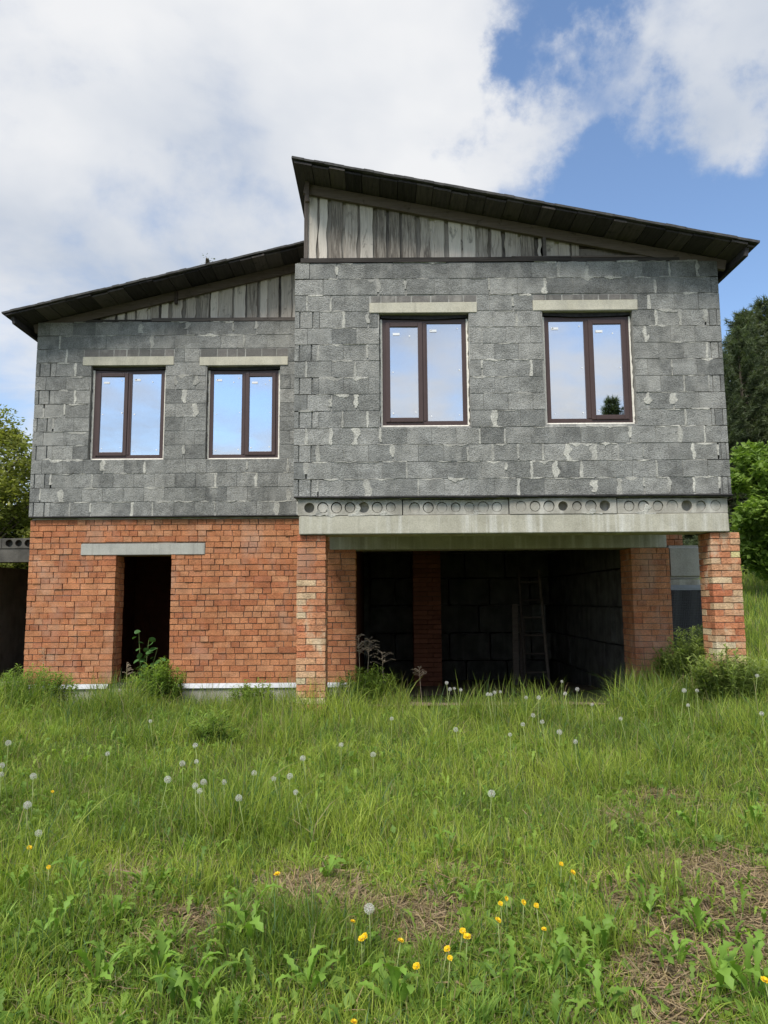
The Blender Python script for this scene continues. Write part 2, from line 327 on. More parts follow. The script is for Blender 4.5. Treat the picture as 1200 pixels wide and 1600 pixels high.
def mk_ground():
    m, t, p = material('meadow_soil'); c0 = coords(t)
    c = ramp(t, noise(t, c0, 2.2, 8, 0.65), [(0.3, (0.045, 0.06, 0.018)), (0.55, (0.08, 0.10, 0.03)), (0.75, (0.13, 0.11, 0.06))])
    f = noise(t, c0, 70, 4, 0.7); c = mixc(t, 0.7, c, ramp(t, f, [(0.35, (0.3,) * 3), (0.65, (1.6,) * 3)]), 'MULTIPLY')
    LK(t, c, p.inputs['Base Color']); bump(t, p, mmath(t, 'ADD', f, noise(t, c0, 14, 4)), 1.0, 0.03); return m
M['ground'] = mk_ground()

# ------------------------------------------------------------------ key dimensions
YN, YL = 8.75, 10.65                  # front planes: projecting upper storey / set-back ground-floor line
CR = 0.21; ZB = 2.625; ZT = ZB + 14 * CR
XNL, XNR = -1.085, 4.175              # projecting block
XLL = PX(50, 700, YL)[0]              # left end of the house
XJ = PX(556, 950, YL)[0]              # garage opening
XP0 = PX(990, 950, YL)[0]; XP1 = PX(1051, 950, YL)[0]
YBACK = 17.2

# ------------------------------------------------------------------ terrain
def gz(x, y):
    x = np.asarray(x, float); y = np.asarray(y, float)
    z = -0.10 + 0.14 * sst(1, 9, y) + 0.50 * sst(2.2, 5.6, x) * sst(3.5, 9.0, y)
    z = z - 0.17 * sst(8.9, 10.4, y) * sst(.3, -1, x)
    z = z + 2.2 * sst(11, 33, y) * sst(3.8, 9, x) + 1.2 * sst(14, 40, y) * sst(-6.5, -14, x) + 4.5 * sst(40, 160, y)
    z = z + 0.05 * (vnoise(x * 0.9, y * 0.9, 3) - 0.5) + 0.035 * (vnoise(x * 2.7, y * 2.7, 5) - 0.5)
    inside = ((x > XLL + 0.05) & (x < XNR - 0.1) & (y > YL + 0.25) & (y < YBACK + 0.2))
    return np.where(inside, -0.9, z)
def axis_pts(lo, hi, fine_lo, fine_hi, step):
    a = list(np.arange(fine_lo, fine_hi + 1e-6, step)); s_ = step; p = fine_hi
    while p < hi: s_ *= 1.22; p += s_; a.append(min(p, hi))
    s_ = step; p = fine_lo; b = []
    while p > lo: s_ *= 1.22; p -= s_; b.append(max(p, lo))
    return np.array(sorted(set(b)) + a)
gx = axis_pts(-900, 900, -9, 12, 0.15); gy = axis_pts(-900, 1500, 0, 19, 0.15)
GX, GY = np.meshgrid(gx, gy); V = np.stack([GX, GY, gz(GX, GY)], -1).reshape(-1, 3)
nx, ny = len(gx), len(gy); ii, jj = np.meshgrid(np.arange(nx - 1), np.arange(ny - 1)); k0 = (jj * nx + ii).ravel()
tag(link('ground', fast_mesh('ground', V, np.stack([k0, k0 + 1, k0 + nx + 1, k0 + nx], 1), smooth=True), M['ground']), kind='structure')
def ground_hit(px, py, h=0.0):
    d = ray(px, py); t = 3.0
    for _ in range(60):
        x, y, z = d[0] * t, d[1] * t, EYE + d[2] * t
        e_ = z - (float(gz(x, y)) + h)
        t += e_ / max(0.12, -d[2] + 0.06)
    return d[0] * t, d[1] * t

# ------------------------------------------------------------------ house
house = empty('house', (0.0, YL, 0.0))
tag(house, 'unfinished two storey house of grey blocks and red brick with sloping timber roofs', 'house')

def masonry_rows(x0, x1, z0, nrow, ch, openings, width, gap, edge=0.0):
    """rects (x0,x1,z0,z1,row) of units in running bond with rectangular openings left free"""
    out = []
    for r in range(nrow):
        za, zb = z0 + r * ch, z0 + (r + 1) * ch; zm = (za + zb) / 2
        cuts = sorted([(o[0], o[1]) for o in openings if o[2] < zm < o[3]]); segs = []; p = x0
        for a, b in cuts:
            if a > p: segs.append((p, a))
            p = max(p, b)
        if p < x1: segs.append((p, x1))
        for a, b in segs:
            p = a; first = True
            while p < b - 0.02:
                w = width(r)
                if first and r % 2: w *= 0.52
                first = False
                q = p + w
                if b - q < 0.09: q = b
                out.append((p, q, za, zb, r)); p = q
    return out
def opening_mb(x0, x1, z0, z1, y0, y1, ops):
    """wall core as boxes around its openings"""
    mb = MB(); xs = sorted({x0, x1} | {v for o in ops for v in o[:2] if x0 < v < x1})
    for a, b in zip(xs, xs[1:]):
        m_ = (a + b) / 2; cuts = sorted([(o[2], o[3]) for o in ops if o[0] < m_ < o[1]]); p = z0
        for c, d in cuts:
            if c > p: mb.box(a, b, y0, y1, p, c)
            p = max(p, d)
        if p < z1: mb.box(a, b, y0, y1, p, z1)
    return mb
BLK = [bevel_box_mesh('block', (1, 1, 1), 0.010, 1, 0.004) for _ in range(5)]
def grooved():
    mb = MB(); xs = [(-.5, -.32, 0), (-.32, -.26, .14), (-.26, .20, 0), (.20, .26, .14), (.27, .5, 0)]
    for a, b, d in xs: mb.box(a, b, -.5 + d, .5, -.5, .5)
    me = bpy.data.meshes.new('block_grooved'); me.from_pydata(mb.v, [], mb.f); me.update(); return me
GRV = grooved()
for me in BLK + [GRV]: me.materials.append(M['block'])
def prof(n, k):
    c = [random.random() for _ in range(k + 2)]; out = []
    for i in range(n + 1):
        u = i / n * k; a = int(u); f = u - a; f = f * f * (3 - 2 * f); out.append(c[a] * (1 - f) + c[a + 1] * f + random.uniform(-.09, .09))
    return out
def smear_h(mb, x, z, L, y, t0):
    n = max(6, int(L / 0.014)); up = prof(n, max(2, int(L / .07))); dn = prof(n, max(2, int(L / .07))); vs_ = []; pr = .0006 + .0012 * random.random()
    for i in range(n + 1):
        e_ = math.sin(math.pi * (0.03 + 0.94 * i / n)) ** 0.6; xx = x + L * i / n
        zu = z + t0 * e_ * max(.05, up[i] * 1.3 - .25); zd = z - t0 * e_ * max(.08, dn[i] ** 2 * 1.9)
        vs_ += [(xx, y + .007, zd - .003), (xx, y - pr, zd + .002), (xx, y - pr * .8, zu - .002), (xx, y + .007, zu + .003)]
    mb.add(vs_, [(4 * i + k, 4 * i + 4 + k, 4 * i + 5 + k, 4 * i + 1 + k) for i in range(n) for k in range(3)])
def smear_v(mb, x, z0, z1, w, y):
    n = 16; vs_ = []; a = prof(n, 3); b = prof(n, 3); pr = .0006 + .0012 * random.random()
    for i in range(n + 1):
        zz = z0 + (z1 - z0) * i / n; e_ = 1 if random.random() < .3 else (.45 + .55 * math.sin(math.pi * (.08 + .84 * i / n)))
        l, r = .006 + w * .8 * max(0, a[i]) * e_, .006 + w * .8 * max(0, b[i]) * e_
        vs_ += [(x - l - .003, y + .007, zz), (x - l + .002, y - pr, zz), (x + r - .002, y - pr, zz), (x + r + .003, y + .007, zz)]
    mb.add(vs_, [(4 * i + k, 4 * i + 1 + k, 4 * i + 5 + k, 4 * i + 4 + k) for i in range(n) for k in range(3)])
NBLOCK = [0]
def block_wall(x0, x1, Y, wins, lints, seed, groove_l, groove_r, smear_p, vgap_p):
    random.seed(seed)
    ops = list(wins)
    cm = opening_mb(x0 + .36, x1 - .36, ZB + .002, ZT - .002, Y + 0.007, Y + 0.30, ops); cm.box(x0 + .004, x0 + .36, Y + .045, Y + .30, ZB + .002, ZT - .002); cm.box(x1 - .36, x1 - .004, Y + .045, Y + .30, ZB + .002, ZT - .002)
    core = cm.build('block_wall', M['joint'], house)
    fops = wins + lints
    rects = masonry_rows(x0, x1, ZB, 14, CR, fops, lambda r: (0.345 if r >= 12 else 0.302) * random.uniform(0.99, 1.01), 0.005)
    mb = MB()
    for a, b, za, zb, r in rects:
        left, right = a <= x0 + 1e-4, b >= x1 - 1e-4
        wide = random.random() < vgap_p and not right
        ga = 0.0025 if not left else 0.0; gb = random.uniform(0.012, 0.022) if wide else 0.0025
        gr = (left and groove_l and r % 2 == 0) or (right and groove_r and r % 2 == 0)
        if r >= 12: gr = False
        me = GRV if gr else random.choice(BLK)
        o = link('block', me, None, core)
        bt = random.uniform(0.007, 0.011)
        w, h = b - a - ga - gb, zb - za - bt
        jy = random.gauss(0, 0.0016)
        o.scale = (w, 0.12, h); o.location = (a + ga + w / 2, Y + 0.06 + jy, za + h / 2 + bt * 0.5); o.rotation_euler = (random.gauss(0, .002), random.gauss(0, .002), random.gauss(0, .003))
        NBLOCK[0] += 1
        if wide and not any(abs(b - o_[0]) < .04 and o_[2] < (za + zb) / 2 < o_[3] for o_ in fops): smear_v(mb, b - gb / 2, za + (.004 if random.random() < .6 else random.uniform(.02, .11)), zb - (.002 if random.random() < .7 else random.uniform(.01, .06)), random.choice((.012, .018, .025, .035, .05, .075)), Y - 0.002)
        if random.random() < smear_p:
            L = min(random.uniform(0.14, 0.40), (b - a) * 1.0); xs_ = a + (b - a - L) * random.random()
            if not any(o_[0] - .01 < xs_ + L and xs_ < o_[1] + .01 and o_[2] - .03 < zb < o_[3] + .03 for o_ in fops):
                if xs_ > x0 and xs_ + L < x1: smear_h(mb, xs_, zb + random.uniform(-.008, .004), L, Y - 0.002, random.choice((.006, .008, .010, .014, .020, .028)))
    tag(mb.build('mortar', M['mortar'], core), kind='stuff')
    return core
def px_rect(x0, y0, x1, y1, Y):      # pixel box on plane Y
    (a, zt), (b, zb) = PX(x0, (y0 + y1) / 2, Y), PX(x1, (y0 + y1) / 2, Y); return a, b, PX((x0 + x1) / 2, y1, Y)[1], PX((x0 + x1) / 2, y0, Y)[1]
WN = [px_rect(593, 489, 734, 666, YN), px_rect(850, 485, 992, 662, YN)]
WL = [px_rect(140, 571, 257, 718, YL), px_rect(322, 571, 437, 717, YL)]
def lint(px0, px1, w, Y, h=0.135):
    a = PX(px0, 560, Y)[0]; b = PX(px1, 560, Y)[0]; return (a, b, w[3], w[3] + h)
LN = [lint(578, 747, WN[0], YN), lint(835, 1000, WN[1], YN)]
LL = [lint(130, 272, WL[0], YL), lint(312, 450, WL[1], YL)]
# lintel zone reaches up to the next course line
def up(o): return (o[0], o[1], o[2], ZB + math.ceil((o[3] - ZB) / CR - 1e-3) * CR)
wall_n = block_wall(XNL, XNR, YN, WN, [up(o) for o in LN], 21, True, True, 0.85, 0.46)
wall_l = block_wall(XLL, XNL + 0.5, YL, WL, [up(o) for o in LL], 22, True, False, 0.55, 0.26)
for L_, Y, core, n in ((LN, YN, wall_n, 0), (LL, YL, wall_l, 1)):
    for k, o in enumerate(L_):
        u_ = up(o); li = bevel_box_mesh('lintel', (o[1] - o[0], 0.16, o[3] - o[2]), 0.006, 2, 0.0015); li.materials.append(M['lintel'])
        ob = link('lintel', li, None, house); ob.location = ((o[0] + o[1]) / 2, Y + 0.07, (o[2] + o[3]) / 2)
        g = u_[3] - o[3]; p = o[0] + .01
        if g > 0.02:
            me = bevel_box_mesh('filler_brick', (1, 1, 1), .02, 1, .008); me.materials.append(M['sliver'])
            while p < o[1] - 0.06:
                w = random.uniform(.12, .26); w = min(w, o[1] - p)
                b_ = link('filler_brick', me, None, core); b_.scale = (w - .014, .12, g - .014); b_.location = (p + w / 2, Y + .064, o[3] + g / 2); p += w

# --- windows
def window(o, Y, sash_left, dark_top):
    x0, x1, z0, z1 = o; ft = 0.055; y0 = Y + 0.075; y1 = y0 + 0.07
    a, b, c, d = x0 + 0.035, x1 - 0.030, z0 + 0.028, z1 - 0.055
    xm = (a + b) / 2
    mb = MB()
    mb.box(a, a + ft, y0, y1, c, d); mb.box(b - ft, b, y0, y1, c, d); mb.box(a + ft, b - ft, y0, y1, c, c + ft); mb.box(a + ft, b - ft, y0, y1, d - ft, d)
    mb.box(xm - .036, xm + .036, y0 - .002, y1, c + ft, d - ft)
    mb.box(xm - .014, xm + .014, y0 - .007, y0 - .0025, c + ft, d - ft)
    w = mb.build('window', M['frame'], house)
    bv = w.modifiers.new('bevel', 'BEVEL'); bv.width = 0.004; bv.segments = 2; bv.limit_method = 'ANGLE'
    bays = [(a + ft, xm - .036), (xm + .036, b - ft)]
    for k, (p, q) in enumerate(bays):
        sash = (k == 0) == sash_left
        zl, zh = c + ft, d - ft
        if sash:
            s_ = MB(); t_ = 0.042; f_ = y0 - 0.016
            s_.box(p - .014, p + t_, f_, y1 - .02, zl - .014, zh + .014); s_.box(q - t_, q + .014, f_, y1 - .02, zl - .014, zh + .014)
            s_.box(p + t_, q - t_, f_, y1 - .02, zl - .014, zl + t_); s_.box(p + t_, q - t_, f_, y1 - .02, zh - t_, zh + .014)
            so = s_.build('sash', M['frame'], w); bv = so.modifiers.new('bevel', 'BEVEL'); bv.width = 0.005; bv.segments = 2; bv.limit_method = 'ANGLE'
            p += t_; q -= t_; zl += t_; zh -= t_
        yy = y0 + (0.012 if not sash else 0.006)
        tl = random.uniform(-.004, .004); tw = random.uniform(-.004, .004)
        g = MB().hexa([(p - .004, yy + tl - tw, zl - .004), (q + .004, yy + tl + tw, zl - .004), (q + .004, yy + tl + tw + .006, zl - .004), (p - .004, yy + tl - tw + .006, zl - .004),
                       (p - .004, yy - tl - tw, zh + .004), (q + .004, yy - tl + tw, zh + .004), (q + .004, yy - tl + tw + .006, zh + .004), (p - .004, yy - tl - tw + .006, zh + .004)])
        g.build('pane', M['glass'], w)
        sx, sz = p + .035, zh - .075
        MB().box(sx, sx + .085, yy - .0095, yy - .0085, sz - .03, sz).build('sticker', M['sticker'], w)
        dots = MB()
        for fx, fz in ((.12, .93), (.88, .95), (.7, .9), (.1, .5), (.92, .52), (.1, .05), (.9, .06)):
            if random.random() < .75:
                cx, cz = p + (q - p) * fx, zl + (zh - zl) * fz; r_ = random.uniform(.006, .011); ring = [(cx + r_ * math.cos(i * math.pi / 4), yy - .0095, cz + r_ * math.sin(i * math.pi / 4)) for i in range(8)]
                dots.add(ring, [tuple(range(8))])
        if dots.v: tag(dots.build('spacer_dot', M['sticker'], w), kind='stuff')
    fm = MB(); n = 30
    def foam(pts, wd):
        vs_ = []
        for i, (x, z, dx, dz) in enumerate(pts):
            k_ = random.uniform(.6, 1.15)
            vs_ += [(x, y0 - .004, z), (x + dx * wd * k_, y0 - .014 * k_, z + dz * wd * k_), (x + dx * wd * 1.25, y0 + .03, z + dz * wd * 1.25)]
        fs_ = []
        for i in range(len(pts) - 1):
            for j in range(2): fs_.append((3 * i + j, 3 * i + j + 1, 3 * i + 3 + j + 1, 3 * i + 3 + j))
        fm.add(vs_, fs_)
    foam([(a, c + (d - c) * i / n, -1, 0) for i in range(n + 1)], .03); foam([(b, c + (d - c) * i / n, 1, 0) for i in range(n + 1)], .024)
    foam([(a - .02 + (b - a + .04) * i / n, c, 0, -1) for i in range(n + 1)], .024)
    fm.build('mounting_foam', M['foam'], w)
    tp = MB(); tp.box(x0 + .003, x1 - .003, y0 + .03, y1, d, z1 - .002); tp.build('head_packing', M['felt'], w)
    # fold of dark tape hanging above the frame
    tpe = MB(); vs_ = []
    for i in range(9):
        x = x0 + .02 + (x1 - x0 - .04) * i / 8; sg = .022 * math.sin(math.pi * i / 8) * random.uniform(.6, 1.1)
        vs_ += [(x, y0 - .02, z1 - .006 - sg * .3), (x, y0 - .026, d + .012 - sg)]
    tpe.add(vs_, [(2 * i, 2 * i + 2, 2 * i + 3, 2 * i + 1) for i in range(8)]); tpe.build('sealing_tape', M['felt'], w)
random.seed(5)
window(WN[0], YN, True, True); window(WN[1], YN, False, True); window(WL[0], YL, True, False); window(WL[1], YL, False, False)

# --- floor slabs with round cores, tar paper, beams
def hollow_slab(x0, x1, z0, z1, y, depth, n, r, margin, mat, parent, plugged, name='floor_slab'):
    mb = MB(); hz = (z1 - z0) / 2; zc = (z0 + z1) / 2; cw = (x1 - x0 - 2 * margin) / n
    mb.add([(x0, y, z0), (x0 + margin, y, z0), (x0 + margin, y, z1), (x0, y, z1)], [(0, 1, 2, 3)]); mb.add([(x1 - margin, y, z0), (x1, y, z0), (x1, y, z1), (x1 - margin, y, z1)], [(0, 1, 2, 3)])
    for k in range(n):
        cx = x0 + margin + cw * (k + .5); hw = cw / 2; per = []
        for s_ in range(4):
            for i in range(6):
                t_ = -1 + 2 * i / 6; per.append([(t_, -1), (1, t_), (-t_, 1), (-1, -t_)][s_])
        m_ = len(per); outer = [(cx + a * hw, y, zc + b * hz) for a, b in per]; inner = []
        dep = random.uniform(.002, .022)
        rr = r * random.uniform(.9, 1.08)
        for a, b in per:
            q = math.atan2(b * hz, a * hw); inner.append((cx + rr * math.cos(q), y, zc + rr * math.sin(q)))
        deep = [(p[0], y + .09, p[2]) for p in inner]; kx = .0 if k not in plugged else random.uniform(.84, .93)
        if kx:
            pg = [(cx + (p[0] - cx) * kx + .004 * rr, y + dep, zc + (p[2] - zc) * kx - .003) for p in inner]; pgb = [(p[0], y + .095, p[2]) for p in pg]
            mb.add(pg + pgb, [tuple(range(m_))] + [(i, m_ + i, m_ + (i + 1) % m_, (i + 1) % m_) for i in range(m_)])
        mb.add(outer + inner + deep, [(i, (i + 1) % m_, m_ + (i + 1) % m_, m_ + i) for i in range(m_)] + [(m_ + i, m_ + (i + 1) % m_, 2 * m_ + (i + 1) % m_, 2 * m_ + i) for i in range(m_)] + [tuple(range(2 * m_, 3 * m_))])
    mb.add([(x0, y, z0), (x1, y, z0), (x1, y + depth, z0), (x0, y + depth, z0), (x0, y, z1), (x1, y, z1), (x1, y + depth, z1), (x0, y + depth, z1)], [(0, 3, 2, 1), (4, 5, 6, 7), (1, 2, 6, 5), (2, 3, 7, 6), (3, 0, 4, 7)])
    return mb.build(name, mat, parent)
random.seed(9)
zs1 = ZB - 0.035; zs0 = PX(800, 803.5, YN)[1]; zb0 = PX(800, 833, YN)[1]
sx = [PX(p, 790, YN)[0] for p in (464.5, 629, 795.5, 964.5, 1138.5)]
for k in range(4):
    hollow_slab(sx[k] + .006, sx[k + 1] - .006, zs0 + .004, zs1 - (0.012 if k % 2 else 0.002), YN + (.012, .02, .008, .016)[k], 8.2, 7, .064, .055, M['slab'], house, ({1, 2, 3, 5, 6}, {0, 1, 2, 3, 4, 5, 6}, {0, 1, 2, 4, 5}, {0, 1, 2, 3, 5, 6})[k])
# mortar lumps smeared over the slab ends
mb = MB(); SLY = (.012, .02, .008, .016)
for k in (0, 0, 0, 0, 1, 2, 3):
    x = random.uniform(sx[k] + .1, sx[k + 1] - .1); ys = YN + SLY[k] - .003
    smear_v(mb, x, zs0 - .004, zs0 + random.uniform(.05, .15), random.uniform(.04, .10), ys); smear_h(mb, max(sx[k] + .02, x - .12), zs0 + .006, .24, ys, random.uniform(.012, .03))
tag(mb.build('mortar', M['mortar'], house), kind='stuff')
def felt_strip(x0, x1, y, ztop, n, drop, seed):
    random.seed(seed); vs_ = []; ph = random.random() * 6
    for i in range(n + 1):
        x = x0 + (x1 - x0) * i / n; w_ = .5 + .5 * math.sin(x * 3.1 + ph) * math.sin(x * 1.3 + ph * 2)
        o = .022 + .03 * w_ + random.uniform(0, .012); dz = drop * (0.25 + .75 * w_) * random.uniform(.7, 1.2)
        vs_ += [(x, y + .12, ztop), (x, y - .006, ztop - .002), (x, y - o, ztop - .008 - dz * .45), (x, y - o * .8, ztop - .012 - dz)]
    fs_ = [(4 * i + k, 4 * i + 4 + k, 4 * i + 5 + k, 4 * i + 1 + k) for i in range(n) for k in range(3)]
    mb = MB().add(vs_, fs_); o = mb.build('tar_paper', M['felt'], house); s_ = o.modifiers.new('thickness', 'SOLIDIFY'); s_.thickness = .004
felt_strip(XNL + .005, XNR - .005, YN, ZB - .001, 70, .022, 3); felt_strip(XLL + .02, XNL + .1, YL, ZB - .001, 55, .012, 4)
MB().box(XNL + .03, XNR - .03, YN + .03, YN + .3, zs1 + .001, ZB - .004).build('levelling_mortar', M['joint'], house)
bx0, bx1 = PX(467, 820, YN)[0], PX(1140, 820, YN)[0]
bm_ = bevel_box_mesh('beam', (bx1 - bx0, 0.40, zs0 - zb0 - .004), .008, 2, .001); bm_.materials.append(M['beam'])
o = link('beam', bm_, None, house); o.location = ((bx0 + bx1) / 2, YN + .01 + .2, (zs0 + zb0) / 2)

# --- brick pillars carrying the projecting storey (pinwheel of four bricks per course)
BR = [bevel_box_mesh('brick', (1, 1, 1), .03, 1, .012) for _ in range(6)]
BRICKM = {}
def brick_variants(mat):
    if mat.name not in BRICKM:
        L = []
        for me in BR:
            c = me.copy(); c.materials.append(mat); L.append(c)
        BRICKM[mat.name] = L
    return BRICKM[mat.name]
NBRICK = [0]
def put_brick(parent, mat, x0, x1, y0, y1, z0, z1, rough=1.0):
    o = link('brick', random.choice(brick_variants(mat)), None, parent); o.scale = (x1 - x0, y1 - y0, z1 - z0)
    o.location = ((x0 + x1) / 2, (y0 + y1) / 2, (z0 + z1) / 2); o.rotation_euler = (random.gauss(0, .006) * rough, random.gauss(0, .006) * rough, random.gauss(0, .012) * rough); NBRICK[0] += 1; return o
def pillar(x0, x1, y0, z0, ztop, mats, parent):
    w = x1 - x0; d = w; c = MB().box(x0 + .014, x1 - .014, y0 + .014, y0 + d - .014, z0 - .4, ztop).build('brick_pillar', M['brick_joint'], parent)
    nc = round((ztop - z0) / .0765); ch = (ztop - z0) / nc; h_ = w * .328; st = MB()
    for k in range(nc):
        za, zb = z0 + k * ch + .005, z0 + (k + 1) * ch - .004; g = .0045
        mat = mats[min(len(mats) - 1, int(len(mats) * (1 - k / nc)))] if random.random() < .8 else random.choice(mats)
        j = [random.gauss(0, .0025) for _ in range(4)]
        if k % 2: fr = [(x0, x1 - h_ - g, y0 + j[0], y0 + h_, 1), (x1 - h_ + g, x1 + j[1], y0 + j[2], y0 + d - h_ - g, 1), (x0, x0 + h_, y0 + h_ + g * 2, y0 + d, 0), (x0 + h_ + g, x1, y0 + d - h_, y0 + d, 0)]
        else: fr = [(x0 + h_ + g, x1 + j[1], y0 + j[0], y0 + h_, 1), (x0 + j[3], x0 + h_ - g, y0 + j[2], y0 + d - h_ - g, 1), (x1 - h_, x1, y0 + h_ + g * 2, y0 + d, 0), (x0, x1 - h_ - g, y0 + d - h_, y0 + d, 0)]
        for a, b, e_, f_, vis in fr:
            if vis: put_brick(c, mat, a, b, e_, f_, za, zb)
            else: st.box(a, b, e_, f_, za, zb)
    tag(st.build('brick_backing', mats[0], c), kind='stuff')
    return c
random.seed(31)
lx0, lx1 = PX(463, 1000, YN + .06)[0], PX(508.5, 1000, YN + .06)[0]
rx0, rx1 = PX(1115, 930, YN + .06)[0], PX(1161, 930, YN + .06)[0]
pillar(lx0, lx1, YN + .06, -0.05, zb0 - .002, [M['brick'], M['pillar_brick'], M['pillar_brick'], M['pillar_pale']], house)
pillar(rx0, rx1, YN + .06, 0.10, zb0 - .002, [M['pillar_brick'], M['pillar_brick'], M['pillar_pale']], house)

# --- set-back brick wall with doorway, garage jamb and pier
ZBR0 = PX(250, 1069, YL)[1]; ZBR1 = ZB - 0.045
DX0, DX1 = PX(177.5, 970, YL)[0], PX(264.5, 970, YL)[0]; DZ1 = PX(228, 867, YL)[1]
door = (DX0, DX1, ZBR0 - .3, DZ1)
dl = (PX(126, 858, YL)[0], PX(320, 858, YL)[0], DZ1, DZ1 + .165)
random.seed(41)
nrow = 28; bch = (ZBR1 - ZBR0) / nrow
bcore = opening_mb(XLL + .03, XJ - .03, ZBR0, ZBR1, YL + .036, YL + .38, [(door[0] - .03, door[1] + .03, door[2], door[3])]).build('brick_wall', M['brick_joint'], house)
u2 = (dl[0], dl[1], dl[2] - .001, ZBR0 + round((dl[3] - ZBR0) / bch) * bch)
def bw(r): return random.choice((.124, .126, .128, .126, .126, .252)) if r % 4 else random.choice((.252, .126, .19, .252))
rects = masonry_rows(XLL + .022, XJ, ZBR0, nrow, bch, [door, u2], lambda r: bw(r) * random.uniform(.97, 1.03), .005)
BUDGET = 300 - NBRICK[0]
order = sorted(range(len(rects)), key=lambda i: -(rects[i][1] - rects[i][0])); keep = set(order[:BUDGET])
st = MB()
for i, (a, b, za, zb, r) in enumerate(rects):
    jy = YL + .018 + random.gauss(0, .004); g = random.uniform(.003, .0065); wv = .004 * math.sin(a * 1.3 + r * .25) + random.gauss(0, .0012); za += wv; zb += wv
    if i in keep: put_brick(bcore, M['brick'], a + g, b - g, jy, jy + .10, za + .003, zb - .004, .8)
    else: st.box(a + g, b - g, jy, jy + .10, za + .004 + random.uniform(0, .003), zb - .004 - random.uniform(0, .003))
# returns of the doorway and the garage jamb, the pier, all in the same brick
def courses(x0, x1, y0, y1, z0, z1, face):
    n = round((z1 - z0) / bch); ch = (z1 - z0) / n
    for k in range(n):
        p = y0 if face == 'x' else x0; e_ = y1 if face == 'x' else x1; first = True
        while p < e_ - .01:
            w = random.choice((.126, .252)); w = w * .5 if first and k % 2 else w; first = False; q = min(p + w, e_)
            if e_ - q < .05: q = e_
            j = random.gauss(0, .003)
            if face == 'x': st.box(x0 + j, x1 + j, p + .004, q - .004, z0 + k * ch + .004, z0 + (k + 1) * ch - .005)
            else: st.box(p + .004, q - .004, y0 + j, y1 + j, z0 + k * ch + .004, z0 + (k + 1) * ch - .005)
            p = q
courses(DX0 - .06, DX0 - .004, YL + .122, YL + .38, ZBR0, DZ1 - .004, 'x'); courses(DX1 + .004, DX1 + .06, YL + .122, YL + .38, ZBR0, DZ1 - .004, 'x')
zrb1 = PX(780, 838, YL)[1]; zrb0 = PX(780, 857, YL)[1]
courses(XJ - .06, XJ - .005, YL + .122, YL + .38, ZBR0, ZBR1, 'x')
tag(st.build('brick_mass', M['brick'], bcore), kind='stuff')
st = MB()
zp0 = 0.02
pier = MB().box(XP0 + .012, XP1 - .012, YL + .03, YL + .5, zp0 - .5, zrb0 - .002).build('brick_pier', M['brick_joint'], house)
courses(XP0, XP1, YL + .018, YL + .12, zp0, zrb0 - .002, 'y'); courses(XP0 - .002, XP0 + .08, YL + .122, YL + .5, zp0, zrb0 - .002, 'x')
tag(st.build('brick_mass', M['brick'], pier), kind='stuff')
lm = bevel_box_mesh('door_lintel', (dl[1] - dl[0], .3, dl[3] - dl[2]), .006, 2, .001); lm.materials.append(M['greylintel'])
o = link('door_lintel', lm, None, house); o.location = ((dl[0] + dl[1]) / 2, YL + .155, (dl[2] + dl[3]) / 2 + .001)
gb0, gb1 = PX(515, 848, YL)[0], PX(1042, 848, YL)[0]
bm2 = bevel_box_mesh('garage_beam', (gb1 - gb0, .42, ZB - .24 - zrb0), .008, 2, .001); bm2.materials.append(M['beam'])
o = link('garage_beam', bm2, None, house); o.location = ((gb0 + gb1) / 2, YL + .21 + .004, (ZB - .24 + zrb0) / 2)
# foundation and metal drip strip
zf = ZBR0
for a, b in ((XLL + .1, DX0 - .05), (DX1 + .08, XJ - .02)):
    mb = MB(); mb.box(a, b, YL - .028, YL + .012, zf - .062, zf - .056); mb.hexa([(a, YL - .034, zf - .056), (b, YL - .034, zf - .056), (b, YL - .028, zf - .056), (a, YL - .028, zf - .056), (a, YL + .01, zf + .006), (b, YL + .01, zf + .006), (b, YL + .016, zf + .006), (a, YL + .016, zf + .006)])
    mb.build('drip_strip', M['metal'], house)
MB().box(XLL - .02, XJ + .1, YL - .004, YL + .45, -.9, zf - .064).build('foundation', M['smooth'], house)
MB().box(XLL + .02, XJ - .02, YL + .03, YL + .4, zf - .064, zf).build('damp_course', M['felt'], house)
# --- hidden shell: side and back walls, upper floor, ceilings, inner rooms
sh = MB()
sh.box(XLL + .01, XLL + .3, YL + .31, YBACK, ZB, ZT); sh.box(XNR - .3, XNR - .01, YN + .31, YBACK, ZB, ZT); sh.box(XNL + .01, XNL + .3, YN + .31, YBACK, ZB, ZT)
sh.box(XLL + .02, XNR - .02, YBACK, YBACK + .3, -.9, ZT)
sh.build('outer_wall', M['block'], house)
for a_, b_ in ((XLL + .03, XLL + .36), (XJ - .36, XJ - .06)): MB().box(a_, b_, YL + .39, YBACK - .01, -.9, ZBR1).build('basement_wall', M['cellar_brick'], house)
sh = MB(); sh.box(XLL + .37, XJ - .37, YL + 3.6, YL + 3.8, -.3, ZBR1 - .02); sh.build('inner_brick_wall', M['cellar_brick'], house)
MB().box(XLL + .05, sx[0] - .01, YL + .02, YBACK - .01, ZBR1 + .001, ZB - .02).build('floor_slab', M['slab'], house)
MB().box(XNL + .31, XNR - .31, YN + .31, YBACK - .01, ZT - .14, ZT - .03).build('ceiling', M['dark'], house)
MB().box(XLL + .31, XNL + .005, YL + .31, YBACK - .01, ZT - .14, ZT - .03).build('ceiling', M['dark'], house)
MB().box(XLL + .02, XNL, YL - 0 + .31, YBACK - .01, ZT - .02, ZT - .004).build('attic_floor', M['dark'], house)
